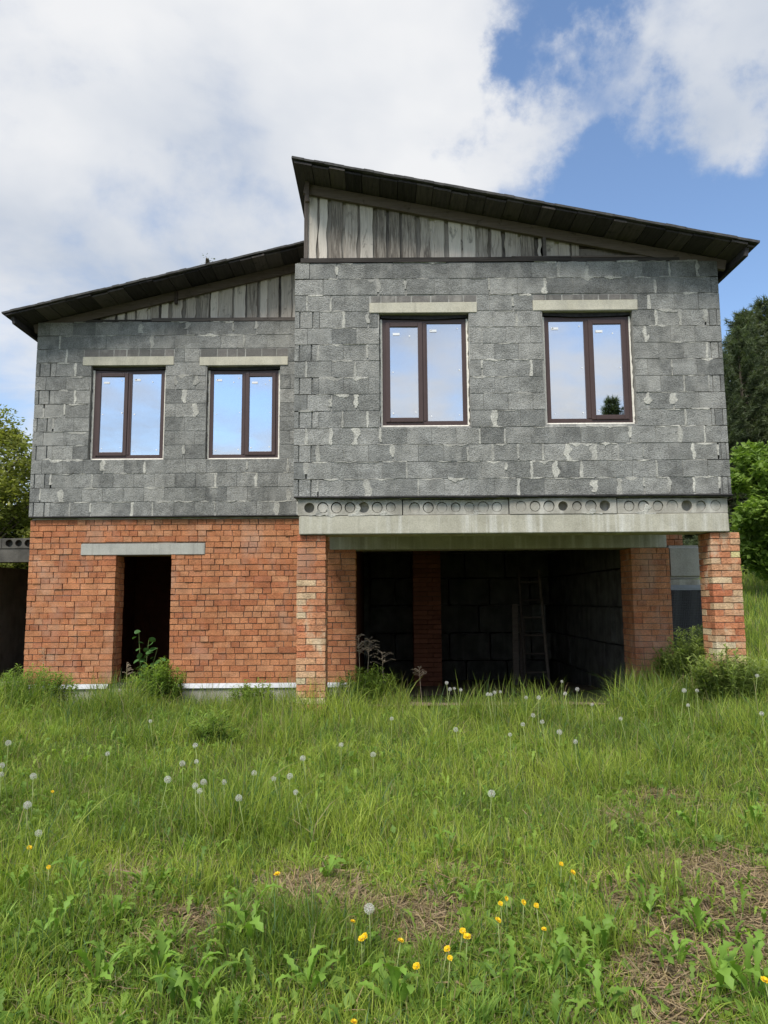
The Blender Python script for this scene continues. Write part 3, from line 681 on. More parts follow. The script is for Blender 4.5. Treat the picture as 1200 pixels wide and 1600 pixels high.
# garage: dirt floor, right wall and back wall of big foundation blocks, inner pier
mb = MB(); mb.add([(XJ - .0, YL - 1.3, .085), (XP0 - .3, YL - 1.3, .085), (XNR - .05, YBACK, -.42), (XJ - .3, YBACK, -.42)], [(0, 1, 2, 3)]); mb.add([(XLL + .3, YL + .05, .06), (XJ - .35, YL + .05, .06), (XJ - .35, YBACK, .06), (XLL + .3, YBACK, .06)], [(0, 1, 2, 3)])
mb.build('dirt_floor', M['cellar_dirt'], house)
gw = MB().box(XNR - .32, XNR - .02, YL + .5, YBACK - .01, -.9, zs0 - .01).build('garage_wall', M['darkened'], house)
FB = bevel_box_mesh('foundation_block', (1, 1, 1), .03, 2, .006); FB.materials.append(M['darkened'])
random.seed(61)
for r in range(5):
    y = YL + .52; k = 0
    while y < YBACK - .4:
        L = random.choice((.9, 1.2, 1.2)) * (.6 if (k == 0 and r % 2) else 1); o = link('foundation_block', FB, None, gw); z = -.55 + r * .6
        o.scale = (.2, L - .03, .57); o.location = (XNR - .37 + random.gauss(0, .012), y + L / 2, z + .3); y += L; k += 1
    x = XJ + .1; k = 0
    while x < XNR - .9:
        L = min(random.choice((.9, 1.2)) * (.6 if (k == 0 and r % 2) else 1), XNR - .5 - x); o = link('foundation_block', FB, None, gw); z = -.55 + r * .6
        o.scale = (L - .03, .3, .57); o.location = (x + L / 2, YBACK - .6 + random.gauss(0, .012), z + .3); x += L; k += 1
ip = PX(668, 980, 14.0)[0]
st = MB(); n = 32
for k in range(n):
    z = -.4 + k * .088
    if z + .08 > zs0 - .02: break
    st.box(ip - .26, ip - .004, 14.0, 14.5, z + .004, z + .083) if k % 2 else st.box(ip - .26, ip + .1, 14.0, 14.5, z + .004, z + .083)
    st.box(ip + .004, ip + .26, 14.002, 14.5, z + .004, z + .083) if k % 2 else st.box(ip + .108, ip + .26, 14.002, 14.5, z + .004, z + .083)
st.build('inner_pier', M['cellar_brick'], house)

# --- roofs
def mono_roof(pa, pb, Yf, Yback, nboards, gableY, raf_off, seed, ext):
    """pa, pb: top front edge corners in the photo; decking boards run front to back"""
    random.seed(seed)
    (xa, za), (xb, zb) = PX(*pa, Yf), PX(*pb, Yf)
    L = math.hypot(xb - xa, zb - za); ux, uz = (xb - xa) / L, (zb - za) / L; nxn, nzn = -uz, ux
    if nzn < 0: nxn, nzn = -nxn, -nzn
    top = .028
    def P(s_, off): return xa + ux * s_ - nxn * off, za + uz * s_ - nzn * off
    def strip(mb, s0, s1, o0, o1, y0, y1):
        a, b, c, d = P(s0, o1), P(s1, o1), P(s1, o0), P(s0, o0)
        if ux > 0: mb.hexa([(a[0], y0, a[1]), (b[0], y0, b[1]), (b[0], y1, b[1]), (a[0], y1, a[1]), (d[0], y0, d[1]), (c[0], y0, c[1]), (c[0], y1, c[1]), (d[0], y1, d[1])])
        else: mb.hexa([(b[0], y0, b[1]), (a[0], y0, a[1]), (a[0], y1, a[1]), (b[0], y1, b[1]), (c[0], y0, c[1]), (d[0], y0, d[1]), (d[0], y1, d[1]), (c[0], y1, c[1])])
    mb = MB(); n = 46                       # slightly wavy roofing sheet
    for i in range(n):
        f0 = Yf - .012 - .012 * random.random(); o_ = random.uniform(-.004, .004)
        strip(mb, L * i / n - (.03 if i == 0 else 0), L * (i + 1) / n + (.03 if i == n - 1 else 0), o_, top, f0, Yback)
    roof = mb.build('roof', M['roofing'], house)
    s_ = 0.0; k = 0
    while s_ < L - .03:
        w = random.uniform(.16, .27); e_ = min(s_ + w, L); m2 = MB(); t0 = top + .003 + random.choice((0, .006, .014)); strip(m2, s_ + .004, e_ - .004, t0, t0 + .024, Yf + random.uniform(.0, .05), Yback - .05); m2.build('deck_board', M['deck'], roof); s_ = e_
    # rafters: one just in front of the gable, others behind
    for yy, dz in ((gableY - .055, 0), (gableY + 2.2, 0), (gableY + 4.4, 0)):
        if yy + .1 < Yback:
            m2 = MB(); strip(m2, raf_off[0], L - raf_off[1], top + .043, top + .043 + raf_off[2], yy, yy + .05); m2.build('rafter', M['timber'], roof)
    m2 = MB(); strip(m2, L - .10 if ext == 'r' else .06, L - .055 if ext == 'r' else .10, top + .043, top + .15, Yf + .06, Yback - .1); m2.build('fascia', M['deck'], roof)
    under = top + .043 + raf_off[2]
    def zline(x):                            # underside of the rafter at x
        p, q = P(0, under), P(L, under); t_ = (x - p[0]) / (q[0] - p[0]); return p[1] + (q[1] - p[1]) * t_
    return roof, zline
roofR, zlR = mono_roof((460, 245), (1183, 376), YN - .42, YBACK, 30, YN + .06, (.10, .16, .13), 71, 'r')
roofL, zlL = mono_roof((6, 487), (490, 373.2), YL - .45, YBACK, 20, YL + .06, (.20, .02, .13), 72, 'l')
def plank_mesh(x0, x1, z0, zl, y, th, wav, n=9):
    mb = MB(); vs_ = []; pa, pb = random.random() * 9, random.random() * 9
    for i in range(n + 1):
        t_ = i / n
        for x, s_, ph in ((x0, -1, pa), (x1, 1, pb)):
            xx = x + wav * (math.sin(ph + t_ * 5.5) * .6 + math.sin(ph * 2 + t_ * 13) * .4); zt = zl(xx) + .03
            vs_.append((xx, y, z0 + (zt - z0) * t_))
    m_ = len(vs_); vs_ += [(p[0], p[1] + th, p[2]) for p in vs_]; fs_ = []
    for i in range(n):
        a, b, c, d = 2 * i, 2 * i + 1, 2 * i + 3, 2 * i + 2
        fs_ += [(a, b, c, d), (b + m_, a + m_, d + m_, c + m_), (b, b + m_, c + m_, c), (a + m_, a, d, d + m_)]
    fs_ += [(0, m_, m_ + 1, 1), (m_ - 2, m_ - 1, 2 * m_ - 1, 2 * m_ - 2)]
    return mb.add(vs_, fs_)
def gable(x0, x1, Y, z0, zl, seed, mat_front, zmin=.05):
    random.seed(seed); back = MB()
    n = 24
    for i in range(n):
        a, b = x0 + (x1 - x0) * i / n, x0 + (x1 - x0) * (i + 1) / n
        za, zb = max(zl(a) + .02, z0 + .01), max(zl(b) + .02, z0 + .01)
        back.hexa([(a, Y + .06, z0), (b, Y + .06, z0), (b, Y + .09, z0), (a, Y + .09, z0), (a, Y + .06, za), (b, Y + .06, zb), (b, Y + .09, zb), (a, Y + .09, za)])
    g = back.build('gable_wall', M['plank_dark'], house); x = x0
    while x < x1 - .02:
        w = min(random.uniform(.10, .175), x1 - x)
        if zl(x + w / 2) - z0 > zmin: plank_mesh(x, x + w, z0, zl, Y + random.uniform(-.004, .008), .022, random.choice((.003, .006, .013)), 14).build('plank', mat_front, g)
        x += w + random.choice((.002, .004, .007))
        w2 = random.uniform(.022, .06)
        if x + w2 < x1 and zl(x + w2 / 2) - z0 > zmin: plank_mesh(x - .03, x + w2 + .03, z0, zl, Y + .03, .02, .007).build('plank', random.choice((mat_front, M['plank_grey'], M['plank_grey'])), g)
        x += w2
    return g
zg = ZT + .075
ga = PX(478, 350, YN + .06)[0]; gm = PX(846, 390, YN + .06)[0]; ge = PX(1062, 400, YN + .06)[0]
gR = gable(ga, gm, YN + .06, zg, zlR, 81, M['plank'])
gR2 = gable(gm + .06, PX(905, 390, YN + .06)[0], YN + .075, zg - .03, zlR, 82, M['plank'])
xx0, xx1 = PX(905, 390, YN)[0], PX(1075, 400, YN)[0]
random.seed(83); rows_ = ((0, .16), (.165, .33))
for k, (a, b) in enumerate(rows_):
    mb = MB(); n = 14; vs_ = []
    for i in range(n + 1):
        x = xx0 + (xx1 - xx0) * i / n; top_ = min(zlR(x) + .02, zg - .03 + b); bot = zg - .03 + a
        if top_ - bot < .004: break
        vs_ += [(x, YN + .085, bot), (x, YN + .085, top_), (x, YN + .11, top_), (x, YN + .11, bot)]
    m_ = len(vs_) // 4; fs_ = [(4 * i + q, 4 * i + 4 + q, 4 * i + 4 + (q + 1) % 4, 4 * i + (q + 1) % 4) for i in range(m_ - 1) for q in range(4)] + [(0, 1, 2, 3), (4 * m_ - 4, 4 * m_ - 1, 4 * m_ - 2, 4 * m_ - 3)]
    if m_ > 1: mb.add(vs_, fs_).build('plank', M['timber'] if k else M['plank_dark'], gR2)
MB().box(gm + .012, gm + .05, YN + .01, YN + .05, ZT, zlR(gm + .03) + .08).build('gable_post', M['plate'], house)
MB().box(ga - .02, ga + .03, YN + .04, YN + .15, zg - .05, zlR(ga) + .16).build('gable_post', M['plank_dark'], house)
mb = MB().box(PX(470, 405, YN)[0], gm + .35, YN - .012, YN + .14, ZT + .004, ZT + .062); mb.build('wall_plate', M['plate'], house)
MB().box(PX(800, 405, YN)[0], PX(1068, 405, YN)[0], YN + .02, YN + .14, ZT + .064, ZT + .086).build('wall_plate', M['timber'], house)
MB().box(gm + .352, PX(1062, 405, YN)[0], YN + .004, YN + .12, ZT + .003, ZT + .05).build('wall_plate', M['plate'], house)
gl0, gl1 = PX(108, 495, YL + .06)[0], XNL + .2
gable(gl0, gl1, YL + .06, ZT + .05, zlL, 84, M['plank'], .03)
MB().box(PX(95, 503, YL)[0], PX(240, 503, YL)[0], YL + .01, YL + .14, ZT + .003, ZT + .04).build('wall_plate', M['plate'], house)
MB().box(PX(237, 503, YL)[0], XNL + .1, YL - .006, YL + .14, ZT + .004, ZT + .055).build('wall_plate', M['plate'], house)
# attic side wall of the projecting half, above the lower roof
mb = MB(); n = 1; mb.box(ga - .02, ga + .02, YN + .17, YBACK - .1, ZT, zlR(ga) + .1); mb.build('attic_side_wall', M['plank_dark'], house)
mb = MB(); xq = PX(275, 470, YL)[0]; mb.box(xq - .02, xq + .02, YL - .02, YL + .03, zlL(xq) - .07, zlL(xq) + .12); mb.build('rafter_cleat', M['timber'], house)
xq = PX(480.5, 300, YN)[0]; mb = MB(); mb.box(xq - .025, xq + .025, YN - .05, YN - .005, zlR(xq) - .13, zlR(xq) + .16); mb.build('rafter_cleat', M['timber'], house)

# ------------------------------------------------------------------ things leaning inside the garage
def ladder(px, Y, name, label, h=2.1, wdt=.42, lean=.5):
    x, _ = PX(px, 1000, Y); z0 = .055 - (Y - YL + .35) * .0691
    root = empty(name, (x, Y, z0)); tag(root, label, 'ladder')
    for s_ in (-1, 1): MB().tube([(s_ * wdt / 2, 0, 0), (s_ * wdt / 2 * .92, lean, h)], [.03, .027], 6).build('rail', M['timber'], root, True)
    for k in range(6):
        t_ = (k + .7) / 6.4; MB().tube([(-wdt / 2, lean * t_, h * t_), (wdt / 2, lean * t_, h * t_)], [.018, .018], 6).build('rung', M['timber'], root, True)
ladder(838, 13.6, 'ladder', 'old wooden ladder leaning in the dark garage')
random.seed(91)
for k, px in enumerate((806, 817)):
    x, _ = PX(px, 1000, 13.9); b = bevel_box_mesh('board', (.11, .03, 1.5 - .3 * k), .004, 1, .002); b.materials.append(M['timber'])
    o = link('board', b, None); o.location = (x, 13.95, .055 - 3.65 * .0691 + .745 - .15 * k); o.rotation_euler = (R(-9), R(2), 0)
    tag(o, ('long rough board standing on end beside the garage ladder', 'short rough board standing on end beside the garage ladder')[k], 'board')

# ------------------------------------------------------------------ stub wall beside the right pillar
ry = YL + .12
rw = empty('retaining_wall', (PX(1070, 960, ry)[0], ry, 0.2)); tag(rw, 'short retaining wall of concrete with black dimpled membrane between brick pier and pillar', 'wall')
xa_, xb_ = XP1 + .012, PX(1098, 880, ry)[0]
cb = bevel_box_mesh('concrete_block', (xb_ - xa_, .5, PX(1070, 852, ry)[1] - PX(1070, 904, ry)[1]), .04, 3, .002); cb.materials.append(M['smooth'])
o = link('concrete_block', cb, None, rw); o.location = ((xa_ + xb_) / 2, ry + .25, (PX(1070, 852, ry)[1] + PX(1070, 904, ry)[1]) / 2)
zc1 = PX(1070, 905, ry)[1]; zc0 = PX(1070, 914, ry)[1]; xw = xb_ + .06
MB().box(xa_, xw, ry - .01, ry + .5, zc0, zc1).build('footing_slab', M['slab'], rw)
zm0 = PX(1070, 922, ry)[1]
mb = MB().box(xa_, xw, ry - .022, ry - .014, zm0, zc0 - .001); mb.box(xa_, xw, ry - .03, ry - .0225, zm0 + .025, zm0 + .035); mb.build('drip_strip', M['metal'], rw)
mb = MB(); vs_ = []; n = 16; random.seed(3)
for i in range(n + 1):
    for j in range(13):
        x = xa_ + (xw - xa_) * i / n; z = zm0 - .002 - (zm0 + .1) * j / 12; vs_.append((x, ry - .02 - .02 * math.sin(i * .9 + j * .35) - .03 * (j / 12) ** 2, z))
mb.add(vs_, [(i * 13 + j, i * 13 + j + 1, (i + 1) * 13 + j + 1, (i + 1) * 13 + j) for i in range(n) for j in range(12)]); mb.build('membrane', M['membrane'], rw, smooth=True)
MB().box(xa_ + .002, xw - .002, ry + .03, ry + .5, -.3, zc0 - .002).build('wall_core', M['grey'], rw)
zq0 = PX(1056, 852, ry)[1]; k = 0
for r in range(2):
    x = PX(1042, 845, ry)[0] + .01
    for w in ((.126, .126), (.06, .126, .066))[r]:
        b = put_brick(rw, M['brick'], x, x + w - .008, ry + .06, ry + .18, zq0 + .003 + r * .09, zq0 + .085 + r * .09); x += w
NBRICK[0] -= 5

# ------------------------------------------------------------------ low annex on the left
ay = 12.3; an = empty('annex', (XLL - 2.0, ay, 0.0)); tag(an, 'low concrete annex with open dark front built against the end of the house', 'outbuilding')
random.seed(17)
az1, az0 = PX(20, 841, ay)[1], PX(20, 857, ay)[1]; ab0 = PX(20, 878, ay)[1]; axr = XLL - .03
for k in range(2): hollow_slab(axr - 1.2 * (k + 1) + .004, axr - 1.2 * k - .004, az0 + .003, az1, ay, 4.0, 7, .06, .04, M['darkened'], an, {3})
MB().box(axr - 2.4, axr - .01, ay + .012, ay + .3, ab0, az0).build('beam', M['darkened'], an)
MB().box(axr - 2.4, axr - 2.1, ay + .02, ay + 4, -.6, ab0 - .002).build('side_wall', M['grey'], an)
awl = MB().box(axr - 2.09, axr - .01, ay + 3.4, ay + 3.7, -.6, az0 - .002).build('back_wall', M['brick'], an)
for r in range(2):
    x = axr - 2.05
    while x < axr - .1:
        L = min(.9, axr - .03 - x); o = link('foundation_block', FB, None, awl); o.scale = (L - .03, .3, .56); o.location = (x + L / 2, ay + 3.2 + random.gauss(0, .01), -.1 + r * .58 + .28); x += L
MB().box(axr - 2.1, axr - .02, ay + .05, ay + .4, -.6, .06).build('sill', M['smooth'], an)

# ------------------------------------------------------------------ trees
def leaf_quads(P, size, spread_up=.3, aspect=.55, seed=0):
    """bent leaf of 2 quads at each point; returns V,F"""
    r = np.random.default_rng(seed); n = len(P); s_ = size * r.uniform(.6, 1.35, n)
    a = r.normal(size=(n, 3)); a[:, 2] = a[:, 2] * .6 - .1; a /= np.linalg.norm(a, axis=1)[:, None]
    b = np.cross(a, r.normal(size=(n, 3)) * .5 + np.array([0, 0, 1.0])); b /= np.linalg.norm(b, axis=1)[:, None] + 1e-9
    w = s_[:, None] * aspect * .5; l = s_[:, None]; c = np.cross(a, b)
    V = np.stack([P, P + a * l * .5 + b * w + c * l * .06, P + a * l * .5 - c * l * .05, P + a * l * .5 - b * w + c * l * .06, P + a * l], 1)
    base = np.arange(n)[:, None] * 5
    F_ = np.concatenate([base + np.array([[0, 1, 4, 2]]), base + np.array([[0, 2, 4, 3]])], 0)
    return V.reshape(-1, 3), F_
def broadleaf(name, loc, h, rad, label, cat, nclump, nleaf, leafsize, c_lo, c_hi, seed, trunk_h=.3, group=None, narrow=1.0):
    r = np.random.default_rng(seed); random.seed(seed); root = empty(name, loc); tag(root, label, cat, group)
    tr = MB(); top = (r.normal() * .2, r.normal() * .2, h * .82)
    tr.tube([(0, 0, -.3), (r.normal() * .05, r.normal() * .05, h * .25), (r.normal() * .12, r.normal() * .12, h * .55), top], [h * .028, h * .022, h * .014, h * .004], 8)
    cl = []; 
    for i in range(nclump):
        t_ = r.uniform(trunk_h, 1.0); az = r.uniform(0, 6.283); prof = math.sin(math.pi * min(1, (t_ - trunk_h) / (1 - trunk_h) * .86 + .12)) ** .6
        q = rad * prof * math.sqrt(r.uniform(.15, 1.0)) * narrow; c = np.array([q * math.cos(az), q * math.sin(az), h * t_]); cl.append((c, rad * r.uniform(.16, .34)))
        if i % 2 == 0: zz = max(.15 * h, c[2] - q * .7); tr.tube([(0, 0, zz), (c[0] * .5, c[1] * .5, (zz + c[2]) / 2 + .1), tuple(c)], [h * .008, h * .005, h * .002], 5)
    tr.build('trunk', M['bush_wood'], root, True, True)
    Pn = []; Cn = []
    for c, s_ in cl:
        k = int(nleaf * r.uniform(.6, 1.4)); d = r.normal(size=(k, 3)); d /= np.linalg.norm(d, axis=1)[:, None]; p = c + d * s_ * (r.uniform(.25, 1, k)[:, None] ** .6) * np.array([1.15, 1.15, .8]); Pn.append(p)
        t_ = np.clip(r.uniform(0, 1) * .6 + r.uniform(0, .5, k), 0, 1)[:, None]; Cn.append(np.array(c_lo) * (1 - t_) + np.array(c_hi) * t_)
    P = np.concatenate(Pn); C = np.concatenate(Cn); V, F_ = leaf_quads(P, leafsize, seed=seed)
    link('crown', fast_mesh('crown', V, F_, [M['leaf']], colors=np.repeat(C, 5, 0)), None, root, True); return root
def conifer_meshes(h, seed, dens=1.0, base=.12, c_lo=(.055, .075, .038), c_hi=(.135, .17, .085)):
    r = np.random.default_rng(seed); tr = MB(); tr.tube([(0, 0, -.4), (0, 0, h * .5), (0.02 * h * r.normal() * .3, 0, h)], [h * .017, h * .011, .01], 7); S = []; D = []
    z = h * base; lev = 0
    while z < h * .985:
        t_ = (z / h - base) / (1 - base); Lb = h * .21 * (1 - t_) ** .7 * r.uniform(.75, 1.15) + .12; nb = int(r.integers(5, 8)); a0 = r.uniform(0, 6.28)
        for k in range(nb):
            az = a0 + 6.283 * k / nb + r.normal() * .2; L = Lb * r.uniform(.65, 1.15); up_ = .1 + .6 * t_ + r.normal() * .1
            pts = [np.array([math.cos(az) * L * u, math.sin(az) * L * u, z + L * (up_ * u - .35 * u * u * (1 - t_) + .18 * u ** 3)]) for u in (0, .35, .7, 1)]
            tr.tube(pts, [.012 + L * .012, .01 + L * .007, .006 + L * .004, .004], 4, False)
            m_ = max(3, int(10 * dens * L / 1.5 + 3))
            for u in np.linspace(.22, 1, m_):
                p = np.array([math.cos(az) * L * u, math.sin(az) * L * u, z + L * (up_ * u - .35 * u * u * (1 - t_) + .18 * u ** 3)]); S.append(p); D.append((math.cos(az), math.sin(az), .35))
        z += h * .026 * r.uniform(.8, 1.3); lev += 1
    S = np.array(S); D = np.array(D); n = len(S); m_ = 19
    P = np.repeat(S, m_, 0) + r.normal(size=(n * m_, 3)) * .06; d = np.repeat(D, m_, 0) * .8 + r.normal(size=(n * m_, 3)) * .75; d /= np.linalg.norm(d, axis=1)[:, None]
    L = (.22 * r.uniform(.6, 1.4, n * m_) * (h / 12) ** .5)[:, None]; b = np.cross(d, r.normal(size=d.shape)); b /= np.linalg.norm(b, axis=1)[:, None]; w = L * .09
    V = np.stack([P - b * w, P + b * w, P + d * L], 1).reshape(-1, 3); C = np.repeat(np.array(c_lo) + (np.array(c_hi) - np.array(c_lo)) * np.repeat(r.uniform(0, 1, n), m_)[:, None], 3, 0)
    me = bpy.data.meshes.new('trunk'); me.from_pydata(tr.v, [], tr.f); me.update(); me.materials.append(M['bush_wood'])
    return me, fast_mesh('crown', V, np.arange(len(V)).reshape(-1, 3), [M['leaf']], colors=C)
CON = [conifer_meshes(13, 5), conifer_meshes(13, 8, 1.1, .2), conifer_meshes(13, 13, 1.0, .06, (.075, .095, .045), (.16, .19, .09))]
def conifer(loc, h, var, rz, label, group):
    root = empty('pine_tree', loc, rz); root.scale = (h / 13 * .95, h / 13 * .95, h / 13); tag(root, label, 'tree', group)
    for nm, me in zip(('trunk', 'crown'), CON[var]): link(nm, me, None, root, True)
def on_ground(x, y): return (x, y, float(gz(x, y)))
for x, y, h, v in ((17.2, 34, 12.2, 0), (14.7, 31.5, 9.8, 0), (16.3, 32.5, 10.8, 1), (18.2, 35.5, 12.8, 2), (15.6, 37, 12.0, 0), (15.5, 34.5, 11.0, 1), (14.3, 35.5, 10.6, 2), (18.4, 31, 9.5, 1), (19.4, 36, 13.6, 1), (21.8, 33, 13, 2), (16.0, 39, 12.6, 2), (18.6, 42, 14.2, 1), (23.5, 40, 17, 0), (14.6, 41, 11.8, 1), (26, 37, 15, 1), (13.2, 45, 11.5, 0), (21, 48, 16, 2), (16.6, 29.5, 8.2, 2), (28.5, 44, 17, 2)):
    conifer(on_ground(x, y), h, v, random.random() * 6, 'dark green pine in the wood on the rise behind the house', 'pines behind the house')
broadleaf('chestnut_tree', on_ground(10.3, 19.5), 4.1, 1.35, 'bright green broad leaved young tree between the house and the dark pines', 'tree', 60, 230, .17, (.09, .165, .025), (.26, .37, .075), 44, .2)
broadleaf('bushy_tree', on_ground(-9.4, 17.5), 5.9, 1.9, 'yellow green bushy tree behind the concrete annex', 'tree', 130, 330, .11, (.13, .165, .03), (.36, .37, .095), 45, .1)
broadleaf('leafy_shrub', on_ground(-9.0, 18.3), 3.8, 1.2, 'low dense green shrub over the annex roof', 'shrub', 90, 300, .11, (.09, .13, .03), (.22, .26, .07), 46, .1)
broadleaf('bushy_tree', on_ground(-13.0, 21), 7.0, 2.4, 'taller yellow green tree farther off behind the bushy one', 'tree', 80, 260, .12, (.08, .115, .028), (.24, .27, .075), 47, .1)
broadleaf('leafy_shrub', on_ground(12.6, 22.5), 2.2, 1.3, 'dark low shrub under the bright green young tree', 'shrub', 40, 220, .12, (.02, .045, .012), (.06, .10, .03), 48, .05)
xt, zt = PX(325, 400, 24.0); broadleaf('birch_tree', on_ground(xt, 24.0), zt - float(gz(xt, 24.0)) + .10, .8, 'slender tree whose top twigs peek over the lower roof', 'tree', 22, 12, .08, (.05, .08, .02), (.15, .18, .05), 49, .35)
# trees across the lane behind the camera, seen mirrored in the window panes
for x, y, h, v in ((12.0, -21.5, 11.9, 1), (13.6, -22.5, 11.0, 0), (7.4, -22, 10.9, 2), (9.6, -26, 10.2, 0), (3.2, -24, 8.0, 1), (-3, -25, 8.0, 2), (-9, -24, 8.0, 0)):
    conifer(on_ground(x, y), h, v, random.random() * 6, 'pine standing across the meadow and mirrored in the upper windows', 'pines facing the house')

# ------------------------------------------------------------------ meadow: grass, straw, small leaves
patches = [(*ground_hit(px, py), r_) for px, py, r_ in ((q[0], q[1], q[2] * .95) for q in ((205, 1400, .30), (480, 1392, .26), (640, 1440, .30), (700, 1372, .16), (985, 1282, .22), (1100, 1385, .34), (1180, 1390, .40), (1130, 1440, .36), (1040, 1500, .26), (1045, 1560, .26), (960, 1400, .16), (560, 1420, .2), (290, 1460, .16), (1020, 1250, .2)))]
def bare(x, y):
    b = np.zeros_like(x)
    wx = x + .34 * (vnoise(x * 6, y * 6, 21) - .5); wy = y + .5 * (vnoise(x * 6, y * 6, 22) - .5)
    for px_, py_, r_ in patches: b = np.maximum(b, 1 - sst(.30, 1.0, np.hypot((wx - px_), (wy - py_) * .75) / r_))
    return b
def height_at(x, y):
    tall = .055 + .05 * vnoise(x * 1.3, y * 1.3, 31) + .06 * sst(3.3, 5.6, y + 1.2 * (vnoise(x * .8, y * .8, 8) - .5)) + .085 * sst(6.2, 9.8, y + 1.0 * (vnoise(x * .7, y * .7, 18) - .5))
    tuft = sst(.56, .78, vnoise(x * 2.1, y * 2.1, 33)); tall = tall * (.75 + .85 * tuft)
    tall = np.where((x > 1.7) & (y < 6.0), tall * (1 - .35 * sst(1.7, 2.6, x)), tall)
    return tall
def sample_meadow(n, ymin, ymax, power=1.0, margin=1.0):
    u = rng.uniform(0, 1, n); y = ymin * (ymax / ymin) ** (u ** power); hw = .56 * y + margin
    return rng.uniform(-1, 1, n) * hw, y
def blocked(x, y):
    hs = (y > YL - .03) & (x > XLL - .05) & (x < XNR + .7) & (y < YBACK + .4)
    gar = (y > YL - .55) & (x > XJ - .05 + .3 * (vnoise(x * 3, y * 3, 77) - .5)) & (x < XP0 - .25)
    gar2 = (y > YL - 1.7 + .8 * vnoise(x * 2, x * 2, 78)) & (x > .3) & (x < 3.2)
    pil = ((x > lx0 - .02) & (x < lx1 + .02) | (x > rx0 - .02) & (x < rx1 + .02)) & (y > YN + .04) & (y < YN + .46)
    ann = (y > ay + .04) & (x < XLL) & (x > XLL - 2.5) & (y < ay + 4)
    return hs | gar | gar2 | pil | ann
def blades(x, y, h, w, lean, C, seed):
    r = np.random.default_rng(seed); n = len(x); az = r.uniform(0, 6.283, n) ; d = np.stack([np.cos(az), np.sin(az), 0 * az], 1); fa = r.uniform(0, 6.283, n); s_ = np.stack([np.cos(fa), np.sin(fa), 0 * fa], 1)
    base = np.stack([x, y, gz(x, y) - .012], 1); V = []
    for t_, ww in ((0, .8), (.4, 1.0), (.74, .7), (1.0, 0)):
        zz = h * (t_ - .42 * lean * t_ ** 2.2); p = base + d * (h * lean * t_ ** 1.9)[:, None]; p[:, 2] += zz
        if ww: V += [p - s_ * (w * ww * .5)[:, None], p + s_ * (w * ww * .5)[:, None]]
        else: V.append(p)
    V = np.stack(V, 1).reshape(-1, 3); b = np.arange(n)[:, None] * 7
    F_ = np.concatenate([b + np.array([[0, 1, 3]]), b + np.array([[0, 3, 2]]), b + np.array([[2, 3, 5]]), b + np.array([[2, 5, 4]]), b + np.array([[4, 5, 6]])], 0)
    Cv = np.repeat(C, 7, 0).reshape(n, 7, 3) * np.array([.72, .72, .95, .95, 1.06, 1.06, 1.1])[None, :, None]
    return V, F_, Cv.reshape(-1, 3)
def grass_color(x, y, n, r):
    t_ = np.clip(vnoise(x * 1.2, y * 1.2, 51) * .75 + vnoise(x * 5, y * 5, 52) * .55 - .14 + r.normal(0, .22, n), 0, 1)[:, None]
    C = np.array([.12, .20, .028]) * (1 - t_) + np.array([.42, .50, .085]) * t_
    blue = (r.uniform(0, 1, n) < .12)[:, None]; C = np.where(blue, np.array([.11, .19, .075]), C)
    dry = (r.uniform(0, 1, n) < .075 + .35 * bare(x, y))[:, None]; C = np.where(dry, np.array([.36, .30, .15]) * r.uniform(.6, 1.15, n)[:, None], C)
    return C
def meadow(name, n, ymin, ymax, hs, ws, seed, label, margin=1.0, power=1.0):
    r = np.random.default_rng(seed); x, y = sample_meadow(n, ymin, ymax, power, margin); k = ~blocked(x, y) & (r.uniform(0, 1, n) > .84 * bare(x, y)); x, y = x[k], y[k]; n = len(x)
    h = height_at(x, y) * r.gamma(5, .2, n) * hs; h = np.clip(h, .02, .62); w = r.uniform(.0026, .0056, n) * ws * (1 + .35 * sst(.15, .4, h)); lean = np.clip(r.gamma(2.2, .22, n), .05, 1.25)
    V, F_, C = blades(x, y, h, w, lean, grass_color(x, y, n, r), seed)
    return tag(link(name, fast_mesh(name, V, F_, [M['grass']], colors=C), None), label, 'grass', kind='stuff')
meadow('grass', 360000, 2.0, 11.2, 1.0, 1.0, 100, 'green meadow grass growing up to the house')
def tufts():
    r = np.random.default_rng(150); nt_ = 420; cx, cy = sample_meadow(nt_, 2.2, 9.0, 1.0, .6); m_ = 52; k = ~blocked(cx, cy) & (bare(cx, cy) < .5); cx, cy = cx[k], cy[k]; nt_ = len(cx)
    sz = r.uniform(.6, 1.25, nt_); x = np.repeat(cx, m_) + r.normal(0, .022, nt_ * m_) * np.repeat(sz, m_); y = np.repeat(cy, m_) + r.normal(0, .022, nt_ * m_) * np.repeat(sz, m_); n = len(x)
    h = np.repeat(sz * (.13 + .05 * sst(5, 8, cy)), m_) * r.uniform(.6, 1.25, n); t_ = np.repeat(r.uniform(0, 1, nt_), m_)[:, None] * .7 + r.uniform(0, .3, (n, 1))
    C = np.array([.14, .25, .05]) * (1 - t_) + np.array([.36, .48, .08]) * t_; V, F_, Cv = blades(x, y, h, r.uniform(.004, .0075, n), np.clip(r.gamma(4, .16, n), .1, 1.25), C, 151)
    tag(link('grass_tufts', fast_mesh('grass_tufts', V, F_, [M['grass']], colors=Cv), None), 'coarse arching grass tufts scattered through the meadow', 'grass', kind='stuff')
tufts()
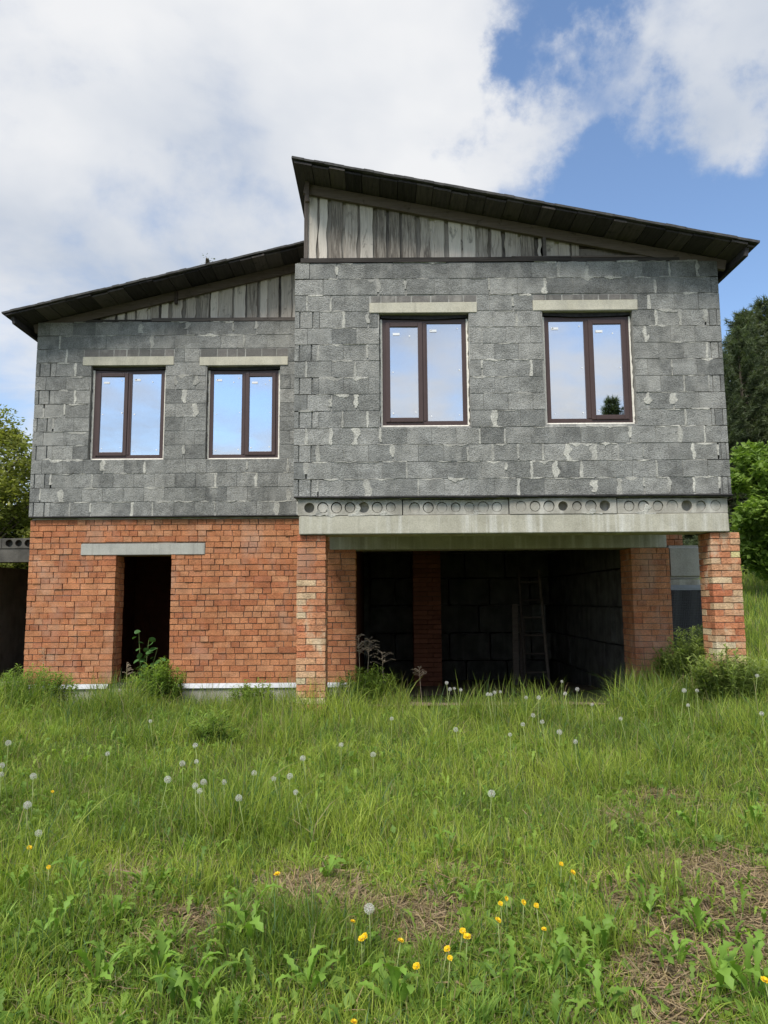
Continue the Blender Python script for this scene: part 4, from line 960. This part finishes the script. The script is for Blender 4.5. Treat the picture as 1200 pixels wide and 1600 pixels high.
def culms():
    r = np.random.default_rng(140); n = 5200; x, y = sample_meadow(n, 2.6, 10.6, .8, .8); k = ~blocked(x, y) & (r.uniform(0, 1, n) < .25 + .75 * vnoise(x * 1.1, y * 1.1, 71)); x, y = x[k], y[k]; n = len(x)
    h = np.clip(height_at(x, y) * r.uniform(1.2, 2.1, n), .1, .55); t_ = r.uniform(0, 1, n)[:, None]; C = np.array([.30, .33, .12]) * (1 - t_) + np.array([.46, .40, .24]) * t_
    V, F_, Cv = blades(x, y, h, r.uniform(.002, .0032, n), np.clip(r.gamma(2.0, .13, n), .02, .9), C, 141)
    tag(link('grass_stalks', fast_mesh('grass_stalks', V, F_, [M['grass']], colors=Cv), None), 'thin pale grass stalks standing above the meadow grass', 'grass', kind='stuff')
culms()
def far_grass():
    r = np.random.default_rng(101); n = 60000; y = r.uniform(8.5, 34, n); x = 4.3 + (r.uniform(0, 1, n) ** 1.2) * (.62 * y - 1.5); k = ~blocked(x, y) & ((x > XNR + .1)); x, y = x[k], y[k]
    n2 = 16000; y2 = r.uniform(10.2, 22, n2); x2 = -r.uniform(.4, .78, n2) * y2; k = ~blocked(x2, y2) & (x2 < XLL - .05); x = np.concatenate([x, x2[k]]); y = np.concatenate([y, y2[k]]); n = len(x)
    h = r.uniform(.14, .42, n) * (1 + .3 * vnoise(x, y, 9)); V, F_, C = blades(x, y, h, r.uniform(.006, .016, n), np.clip(r.gamma(2, .2, n), .05, 1.1), grass_color(x, y, n, r), 103)
    tag(link('far_grass', fast_mesh('far_grass', V, F_, [M['grass']], colors=C), None), 'long grass on the rise beside and behind the house', 'grass', kind='stuff')
far_grass()
def straw():
    r = np.random.default_rng(104); X = []; Y = []
    for px_, py_, r_ in patches:
        m_ = int(5200 * r_ / .3 * r_ / .3); X.append(px_ + r.normal(0, r_ * .5, m_)); Y.append(py_ + r.normal(0, r_ * .62, m_))
    m_ = 9000; a, b = sample_meadow(m_, 2.2, 6.5, 1, .5); X.append(a); Y.append(b); x, y = np.concatenate(X), np.concatenate(Y); n = len(x)
    az = r.uniform(0, 6.283, n); L = r.uniform(.03, .15, n); w = r.uniform(.0014, .0034, n); tilt = r.normal(.08, .14, n); d = np.stack([np.cos(az), np.sin(az), tilt], 1); s_ = np.stack([-np.sin(az), np.cos(az), r.normal(0, .3, n)], 1)
    p = np.stack([x, y, gz(x, y) + r.uniform(.002, .022, n)], 1); bend = np.stack([-np.sin(az), np.cos(az), 0 * az], 1) * (r.normal(0, .12, n) * L)[:, None]
    V = np.stack([p - s_ * w[:, None], p + s_ * w[:, None], p + d * L[:, None] * .5 + bend + s_ * w[:, None], p + d * L[:, None] * .5 + bend - s_ * w[:, None], p + d * L[:, None] + s_ * w[:, None] * .5, p + d * L[:, None] - s_ * w[:, None] * .5], 1).reshape(-1, 3); b = np.arange(n)[:, None] * 6
    C = np.array([.36, .285, .165]) * r.uniform(.3, 1.15, n)[:, None] * np.stack([1 + 0 * x, r.uniform(.86, 1.02, n), r.uniform(.75, 1.05, n)], 1)
    tag(link('straw', fast_mesh('straw', V, np.concatenate([b + np.array([[0, 1, 2, 3]]), b + np.array([[3, 2, 4, 5]])], 0), [M['straw']], colors=np.repeat(C, 6, 0)), None), 'dry brown straw lying on the bare patches of the meadow', 'straw', kind='stuff')
straw()
def soil_patches():
    mb = MB(); random.seed(8)
    for px_, py_, r_ in patches:
        n = 18; c = (px_, py_, float(gz(px_, py_)) + .005); ring = []
        for i in range(n):
            q = 2 * math.pi * i / n; rr = r_ * random.uniform(.55, .95); x, y = px_ + rr * math.cos(q), py_ + rr * math.sin(q) * 1.2; ring.append((x, y, float(gz(x, y)) + .002))
        mb.add([c] + ring, [(0, 1 + i, 1 + (i + 1) % n) for i in range(n)])
    tag(mb.build('bare_soil', M['dirt'], None), kind='structure')
def small_leaves():
    r = np.random.default_rng(105); n = 52000; x, y = sample_meadow(n, 2.0, 9.0, 1.1, .8); cl = vnoise(x * 1.7, y * 1.7, 61); k = (r.uniform(0, 1, n) < sst(.35, .75, cl)) & ~blocked(x, y) & (r.uniform(0, 1, n) > .8 * bare(x, y)); x, y = x[k], y[k]; n = len(x)
    z = gz(x, y) + r.uniform(.01, .9, n) * height_at(x, y) * .75; V, F_ = leaf_quads(np.stack([x, y, z], 1), .036 * r.choice([.6, 1, 1, 1.7], n), aspect=.7, seed=5)
    t_ = np.clip(vnoise(x * 2, y * 2, 62) + r.normal(0, .2, n), 0, 1)[:, None]; C = np.array([.10, .20, .03]) * (1 - t_) + np.array([.25, .38, .065]) * t_
    tag(link('ground_cover', fast_mesh('ground_cover', V, F_, [M['grass']], colors=np.repeat(C, 5, 0)), None), 'small round leaved weeds mixed low into the meadow grass', 'ground cover', kind='stuff')
soil_patches(); small_leaves()

# ------------------------------------------------------------------ rosettes of toothed leaves
def toothed_leaf(L, wmax, arch, seed, teeth=5):
    random.seed(seed); vs_ = []; n = teeth * 2 + 2
    for i in range(n + 1):
        t_ = i / n; env = math.sin(math.pi * min(1, t_ * .9 + .06)) ** .8 * (.35 + .65 * t_); w = wmax * env * (1.0 if i % 2 else .42)
        if i == n: w = .001
        x = L * t_ * (1 - .18 * arch * t_); z = L * arch * (t_ - .75 * t_ * t_) ; vs_ += [(x, -w, z + w * .3), (x, 0, z), (x, w, z + w * .3)]
    return MB().add(vs_, [(3 * i + k, 3 * i + 3 + k, 3 * i + 4 + k, 3 * i + 1 + k) for i in range(n) for k in (0, 1)])
LEAF = []
for k in range(5):
    mb = toothed_leaf(.20, random.uniform(.018, .034), random.uniform(.7, 1.5), k, 4 + k % 3); me = bpy.data.meshes.new('leaf'); me.from_pydata(mb.v, [], mb.f); me.update(); me.materials.append(M['dock'])
    for p in me.polygons: p.use_smooth = True
    LEAF.append(me)
random.seed(55)
ROS = [(230, 1400, 1.0), (110, 1400, 1.15), (40, 1340, 1.0), (510, 1380, 1.15), (690, 1345, 1.0), (395, 1490, 1.4), (330, 1310, .9), (80, 1480, 1.1), (30, 1410, 1.2), (150, 1540, 1.2), (250, 1530, 1.1), (480, 1560, 1.0), (940, 1590, 1.2), (1065, 1520, 1.2), (1010, 1440, 1.1), (1095, 1470, 1.0), (1130, 1560, 1.5), (1180, 1570, 1.5), (905, 1540, 1.2), (890, 1440, 1.0), (790, 1560, 1.1), (740, 1420, .9), (1180, 1300, 1.0), (1080, 1300, .9), (860, 1540, 1.0), (560, 1500, .9), (300, 1590, 1.2), (620, 1590, 1.1), (180, 1450, 1.0), (380, 1420, .9), (1000, 1330, .8), (435, 1310, .8), (130, 1290, .8), (940, 1500, 1.0)]
for px, py, s_ in ROS:
    x, y = ground_hit(px, py); root = empty('leaf_rosette', (x, y, float(gz(x, y)) - .004), random.random() * 6)
    tag(root, 'rosette of toothed dandelion leaves growing out of a bare straw patch' if float(bare(np.array([x]), np.array([y]))[0]) > .25 else 'rosette of long toothed dandelion leaves low in the green grass', 'plant', 'dandelion leaf rosettes in the meadow')
    n = random.randint(6, 10)
    for k in range(n):
        o = link('leaf', random.choice(LEAF), None, root, True); q = s_ * random.uniform(.6, 1.1); o.scale = (q, q, q * random.uniform(.8, 1.5)); o.rotation_euler = (random.gauss(0, .25), -random.uniform(0, .75), 6.283 * k / n + random.gauss(0, .25))

def weed_leaves():
    r = np.random.default_rng(160); n = 5600; x, y = sample_meadow(n, 2.1, 9.0, 1.0, .7); k = ~blocked(x, y) & (r.uniform(0, 1, n) < .15 + .85 * sst(.4, .75, vnoise(x * 1.4, y * 1.4, 91))); x, y = x[k], y[k]; n = len(x); Vs, Fs, Cs, b0 = [], [], [], 0
    for q, me in enumerate(LEAF):
        sel = np.arange(n) % len(LEAF) == q; m_ = sel.sum(); nv = len(me.vertices); co = np.zeros(nv * 3, np.float32); me.vertices.foreach_get('co', co); co = co.reshape(-1, 3); f_ = np.array([list(p.vertices) for p in me.polygons])
        sc = r.uniform(.3, .85, m_); pit = r.uniform(0, 1.0, m_); az = r.uniform(0, 6.283, m_); X = co[None, :, 0] * sc[:, None]; Yy = co[None, :, 1] * sc[:, None]; Z = co[None, :, 2] * sc[:, None]
        X2 = X * np.cos(pit)[:, None] - Z * np.sin(pit)[:, None]; Z2 = X * np.sin(pit)[:, None] + Z * np.cos(pit)[:, None]; c, s_ = np.cos(az)[:, None], np.sin(az)[:, None]
        xs, ys = x[sel], y[sel]; Vs.append(np.stack([X2 * c - Yy * s_ + xs[:, None], X2 * s_ + Yy * c + ys[:, None], Z2 + (gz(xs, ys) - .005 + .3 * height_at(xs, ys) * r.uniform(0, 1, m_))[:, None]], -1).reshape(-1, 3))
        Fs.append((f_[None] + (np.arange(m_) * nv)[:, None, None]).reshape(-1, 4) + b0); b0 += m_ * nv; t_ = r.uniform(0, 1, (m_, 1)); Cs.append(np.repeat(np.array([.11, .21, .035]) * (1 - t_) + np.array([.30, .43, .065]) * t_, nv, 0))
    tag(link('weed_leaves', fast_mesh('weed_leaves', np.concatenate(Vs), np.concatenate(Fs), [M['grass']], colors=np.concatenate(Cs)), None), 'loose toothed weed leaves mixed through the meadow grass', 'ground cover', kind='stuff')
weed_leaves()

# ------------------------------------------------------------------ dandelions
def seed_head():
    random.seed(2); mb = MB(); n = 54; ga_ = math.pi * (3 - math.sqrt(5)); r_ = .019
    for i in range(n):
        z = 1 - 2 * (i + .5) / n
        if z < -.82: continue
        q = ga_ * i; s_ = math.sqrt(1 - z * z); d = Vector((s_ * math.cos(q), s_ * math.sin(q), z)); a = d.orthogonal().normalized(); b = d.cross(a); t_ = d * r_ * .8
        mb.add([tuple(d * .003 - a * .00035), tuple(d * .003 + a * .00035), tuple(t_)], [(0, 1, 2)])
        pts = [tuple(t_)] + [tuple(d * r_ * random.uniform(.95, 1.05) + (a * math.cos(u) + b * math.sin(u)) * r_ * .34) for u in (0, 1.257, 2.513, 3.77, 5.027)]
        for u in range(5):
            p = Vector(pts[1 + u]); e_ = (p - t_).cross(d).normalized() * .0006; mb.add([tuple(t_), tuple(p - e_), tuple(p + e_)], [(0, 1, 2)])
    me = bpy.data.meshes.new('seed_head'); me.from_pydata(mb.v, [], mb.f); me.update(); me.materials.append(M['pappus']); return me
def core_mesh():
    bm = bmesh.new(); bmesh.ops.create_icosphere(bm, subdivisions=2, radius=.0048); me = bpy.data.meshes.new('core'); bm.to_mesh(me); bm.free(); me.materials.append(M['core']); return me
def flower_mesh():
    random.seed(4); mb = MB()
    for ring, (n, L, upz) in enumerate(((22, .021, .004), (18, .017, .009), (12, .011, .012))):
        for k in range(n):
            q = 6.283 * (k + ring * .5) / n + random.gauss(0, .06); d = Vector((math.cos(q), math.sin(q), 0)); e_ = Vector((-d.y, d.x, 0)) * .0019; l = L * random.uniform(.85, 1.1)
            mb.add([tuple(d * .002 - e_ * .6), tuple(d * .002 + e_ * .6), tuple(d * l + e_ + Vector((0, 0, upz))), tuple(d * l - e_ + Vector((0, 0, upz)))], [(0, 1, 2, 3)])
    me = bpy.data.meshes.new('petals'); me.from_pydata(mb.v, [], mb.f); me.update(); me.materials.append(M['petal']); return me
def calyx_mesh():
    mb = MB().tube([(0, 0, -.012), (0, 0, -.006), (0, 0, .002)], [.003, .0062, .0055], 8); me = bpy.data.meshes.new('calyx'); me.from_pydata(mb.v, [], mb.f); me.update(); me.materials.append(M['stem']); return me
HEAD, CORE, PETAL, CALYX = seed_head(), core_mesh(), flower_mesh(), calyx_mesh()
CLOCKS = [(52, 1213), (43, 1258), (60, 1302), (262, 1218), (305, 1228), (318, 1222), (312, 1236), (350, 1222), (373, 1247), (168, 1178), (305, 1165), (307, 1190), (235, 1127), (2, 1210), (3, 1196), (285, 1193), (397, 1208), (13, 1161), (473, 1185), (453, 1213), (462, 1238), (533, 1164), (583, 1179), (612, 1123), (577, 1420), (712, 1140), (768, 1240), (797, 1148), (428, 1217),
          (925, 1101), (817, 1132), (847, 1128), (874, 1144), (899, 1159), (833, 1118), (1190, 1115), (970, 1123), (1075, 1102), (698, 1067), (703, 1077), (710, 1076), (720, 1078), (767, 1085), (773, 1082), (782, 1081), (762, 1085), (878, 1065), (883, 1084), (822, 1090), (842, 1090), (902, 1077), (1069, 1079), (1089, 1079), (1183, 1056)]
YELLOW = [(46, 1325), (433, 1366), (551, 1440), (570, 1463), (565, 1467), (626, 1470), (651, 1510), (699, 1483), (723, 1455), (730, 1464), (703, 1497), (782, 1412), (778, 1438), (553, 1597), (877, 1350), (895, 1363), (838, 1415), (850, 1452), (818, 1410), (1195, 1532), (82, 1237), (791, 1404), (76, 1355)]
random.seed(77)
def stalk(root, h, lean, r_=.0022):
    mb = MB().tube([(0, 0, -.01), (lean[0] * .3, lean[1] * .3, h * .4), (lean[0], lean[1], h)], [r_ * 1.15, r_, r_ * .85], 6); return mb.build('stem', M['stem'], root, True, True)
for px, py in CLOCKS:
    near = py > 1300; top_h = .22 if near else random.uniform(.28, .36)
    if py < 1095: top_h = random.uniform(.38, .46)
    x, y = ground_hit(px, py, top_h); 
    if y > YL - .35: y = YL - .4
    lx, ly = random.gauss(0, .03), random.gauss(0, .03); z0 = float(gz(x - lx, y - ly)); zh = (EYE + ray(px, py)[2] * (y / ray(px, py)[1])) - z0
    root = empty('dandelion_seed_head', (x - lx, y - ly, z0)); tag(root, 'tall white dandelion seed head at the mouth of the dark garage' if py < 1095 else ('large white dandelion seed head standing alone among the yellow dandelions' if py > 1400 else 'white fluffy dandelion seed head on a bare stalk out in the meadow'), 'dandelion', 'dandelion seed heads in the meadow')
    zh = max(.12, zh); stalk(root, zh, (lx, ly)); q = random.uniform(.74, 1.12)
    for nm, me in (('seed_head', HEAD), ('core', CORE)):
        o = link(nm, me, None, root, True); o.location = (lx, ly, zh); o.scale = (q, q, q); o.rotation_euler = (random.gauss(0, .3), random.gauss(0, .3), random.random() * 6)
for px, py in YELLOW:
    x, y = ground_hit(px, py, .15); lx, ly = random.gauss(0, .02), random.gauss(0, .02); z0 = float(gz(x - lx, y - ly)); zh = (EYE + ray(px, py)[2] * (y / ray(px, py)[1])) - z0
    root = empty('dandelion_flower', (x - lx, y - ly, z0)); tag(root, 'yellow dandelion flower alone near white seed heads' if px < 100 else 'yellow dandelion flower in the loose drift of yellow dandelions in short grass', 'dandelion', 'yellow dandelions in the meadow')
    stalk(root, zh, (lx, ly)); tx, ty = random.gauss(.45, .3), random.gauss(0, .35); q = random.uniform(.5, .78)
    for nm, me in (('petals', PETAL), ('calyx', CALYX)):
        o = link(nm, me, None, root, True); o.location = (lx, ly, zh); o.rotation_euler = (tx, ty, 0); o.scale = (q, q, q)

# ------------------------------------------------------------------ weed clumps, dry plumes, shrub in the doorway
def weed_clump(px, Y, h, rad, nst, seed, label, c_lo=(.10, .19, .03), c_hi=(.27, .38, .065)):
    r = np.random.default_rng(seed); x, _ = PX(px, 1080, Y); root = empty('weed_clump', (x, Y, float(gz(x, Y)))); tag(root, label, 'weeds', 'weed clumps along the house'); st = MB(); P = []; D = []
    for k in range(nst):
        az = r.uniform(0, 6.283); q = rad * math.sqrt(r.uniform(0, 1)); bx, by = q * math.cos(az), q * math.sin(az); hh = h * r.uniform(.6, 1.08) * (1 - .35 * (q / rad) ** 2); lx, ly = bx * .35 + r.normal() * .03, by * .35 + r.normal() * .03
        st.tube([(bx, by, -.02), (bx + lx * .4, by + ly * .4, hh * .5), (bx + lx, by + ly, hh)], [.004, .003, .0015], 4, False)
        m_ = int(62 * hh / .5) + 10
        for u in np.linspace(.12, 1, m_): P.append((bx + lx * u, by + ly * u, hh * u)); D.append(r.uniform(0, 6.283))
    st.build('stem', M['stem'], root, True); P = np.array(P); n = len(P); az = np.array(D); upz = r.uniform(.15, .9, n); d = np.stack([np.cos(az), np.sin(az), upz], 1); d /= np.linalg.norm(d, axis=1)[:, None]
    L = r.uniform(.06, .125, n)[:, None]; b = np.stack([-np.sin(az), np.cos(az), 0 * az], 1); w = L * .085; drop = np.zeros((n, 3)); drop[:, 2] = -(L[:, 0] * .25)
    V = np.stack([P, P + d * L * .5 - b * w, P + d * L * .5 + b * w, P + d * L + drop], 1).reshape(-1, 3); k = np.arange(n)[:, None] * 4; t_ = np.clip((P[:, 2:3] / h) * .5 + r.uniform(0, .6, (n, 1)), 0, 1)
    C = np.repeat(np.array(c_lo) * (1 - t_) + np.array(c_hi) * t_, 4, 0); link('foliage', fast_mesh('foliage', V, k + np.array([[0, 1, 3, 2]]), [M['leaf']], colors=C), None, root, True)
weed_clump(248, 10.2, .68, .30, 100, 1, 'dense feathery green weed clump on the doorstep below the leafy shrub')
weed_clump(45, 9.7, .60, .44, 140, 2, 'wide feathery green weed clump where the brick wall meets the annex')
weed_clump(572, 9.9, .52, .27, 100, 3, 'dense feathery green weed clump under dry plumes at the garage jamb')
weed_clump(1100, 9.5, .72, .34, 110, 4, 'pale green weed clump between brick pier and pale pillar', (.13, .20, .045), (.32, .39, .11))
weed_clump(1142, 8.4, .55, .34, 100, 5, 'low pale green weed clump at the foot of the pale brick pillar', (.13, .20, .045), (.32, .39, .11))
weed_clump(395, 10.0, .46, .26, 60, 6, 'low sparse green weed clump below the plain stretch of brick wall')
weed_clump(330, 7.2, .34, .16, 16, 7, 'small upright weed clump out in the meadow grass')
weed_clump(1062, 10.0, .5, .24, 50, 8, 'low green weed clump at the foot of the brick pier')
def plume(px, py_top, Y, seed, label, n=7, size=.12):
    r = random.Random(seed); x, zt = PX(px, py_top, Y); z0 = float(gz(x, Y)); h = zt - z0; root = empty('dry_plume', (x, Y, z0)); tag(root, label, 'dry weed', 'dry weed plumes by the house')
    lx = r.uniform(-.06, .06); st = MB().tube([(-lx, 0, -.02), (-lx * .4, 0, h * .5), (0, 0, h)], [.004, .003, .0015], 5); st.build('stem', M['plume'], root, True)
    pl = MB()
    for k in range(n * 3):
        u = .74 + .26 * (k / (n * 3)); p = Vector((-lx * (1 - u), 0, h * u)); az = r.uniform(0, 6.283); L = size * r.uniform(.6, 1.2) * (1.15 - (u - .74) * 2); d = Vector((math.cos(az), math.sin(az), .5)); q = p + d * L; e_ = q + Vector((d.x, d.y, -.25)) * L * .5
        pl.tube([p, q, e_], [.0016, .0013, .0008], 3, False)
        for j in range(14):
            s_ = p.lerp(q, r.uniform(.3, 1)) if j < 6 else q.lerp(e_, r.uniform(0, 1)); f_ = Vector((r.gauss(0, 1), r.gauss(0, 1), r.gauss(.2, 1))).normalized() * r.uniform(.008, .02); g_ = f_.orthogonal().normalized() * .0022
            pl.add([tuple(s_ - g_), tuple(s_ + g_), tuple(s_ + f_)], [(0, 1, 2)])
    pl.build('plume', M['plume'], root, True)
plume(560, 992, 9.95, 1, 'tall dry brown plume at the garage jamb, tallest of three'); plume(577, 998, 9.9, 2, 'dry brown plume standing between two others at the garage jamb'); plume(597, 1018, 9.95, 3, 'shorter dry brown plume on the garage side of the jamb')
plume(655, 1044, 10.0, 4, 'small bent dry plume in front of the dark garage opening', 5, .08); plume(1093, 985, 9.9, 5, 'dry brown plume in front of the black membrane', 6, .10); plume(70, 1012, 10.35, 6, 'thin dry plume against the brick wall between annex and doorway', 5, .08); plume(198, 1036, 10.3, 7, 'small dry plume on the doorstep beside the shrub', 4, .06)
def door_shrub():
    random.seed(12); Y = 10.72; x, zt = PX(222, 985, Y); z0 = .03; root = empty('doorway_shrub', (x, Y, z0)); tag(root, 'young shrub with round green leaves growing in the brick doorway', 'shrub'); h = zt - z0
    lm_ = MB(); n = 10; ring = []
    for i in range(n + 1): 
        q = math.pi * i / n; ring.append((.095 * (1 - math.cos(q)) / 2, .042 * math.sin(q) ** .8))
    vs_ = [(a, b, .012 * (b / .04) ** 2) for a, b in ring] + [(a, 0, 0) for a, b in ring] + [(a, -b, .012 * (b / .04) ** 2) for a, b in ring]; m_ = n + 1
    lm_.add(vs_, [(i, i + 1, m_ + i + 1, m_ + i) for i in range(n)] + [(m_ + i, m_ + i + 1, 2 * m_ + i + 1, 2 * m_ + i) for i in range(n)]); me = bpy.data.meshes.new('leaf'); me.from_pydata(lm_.v, [], lm_.f); me.update(); me.materials.append(M['vine'])
    for (bx, by, hh) in ((-.02, 0, 1.0), (.1, .05, .86), (.22, .04, .74), (.3, -.02, .6), (.08, -.05, .55)):
        tip = Vector((bx * 1.1, by - .08, h * hh)); pts = [(bx * .25, 0, -.05), (bx * .6, by * .5, h * hh * .5), tuple(tip)]; MB().tube(pts, [.008, .006, .003], 5).build('stem', M['stem'], root, True)
        for k in range(9):
            u = .3 + .7 * k / 8; p = Vector(pts[0]).lerp(Vector(pts[1]), min(1, u * 2)) if u < .5 else Vector(pts[1]).lerp(tip, u * 2 - 1)
            o = link('leaf', me, None, root, True); o.location = p + Vector((random.gauss(0, .02), random.gauss(-.02, .02), 0)); q = random.uniform(.75, 1.25); o.scale = (q, q, q); o.rotation_euler = (random.gauss(0, .5), random.uniform(-.1, .7), random.uniform(-3.14, 3.14))
door_shrub()
print('blocks', NBLOCK[0], 'bricks', NBRICK[0], 'objects', len(bpy.data.objects))
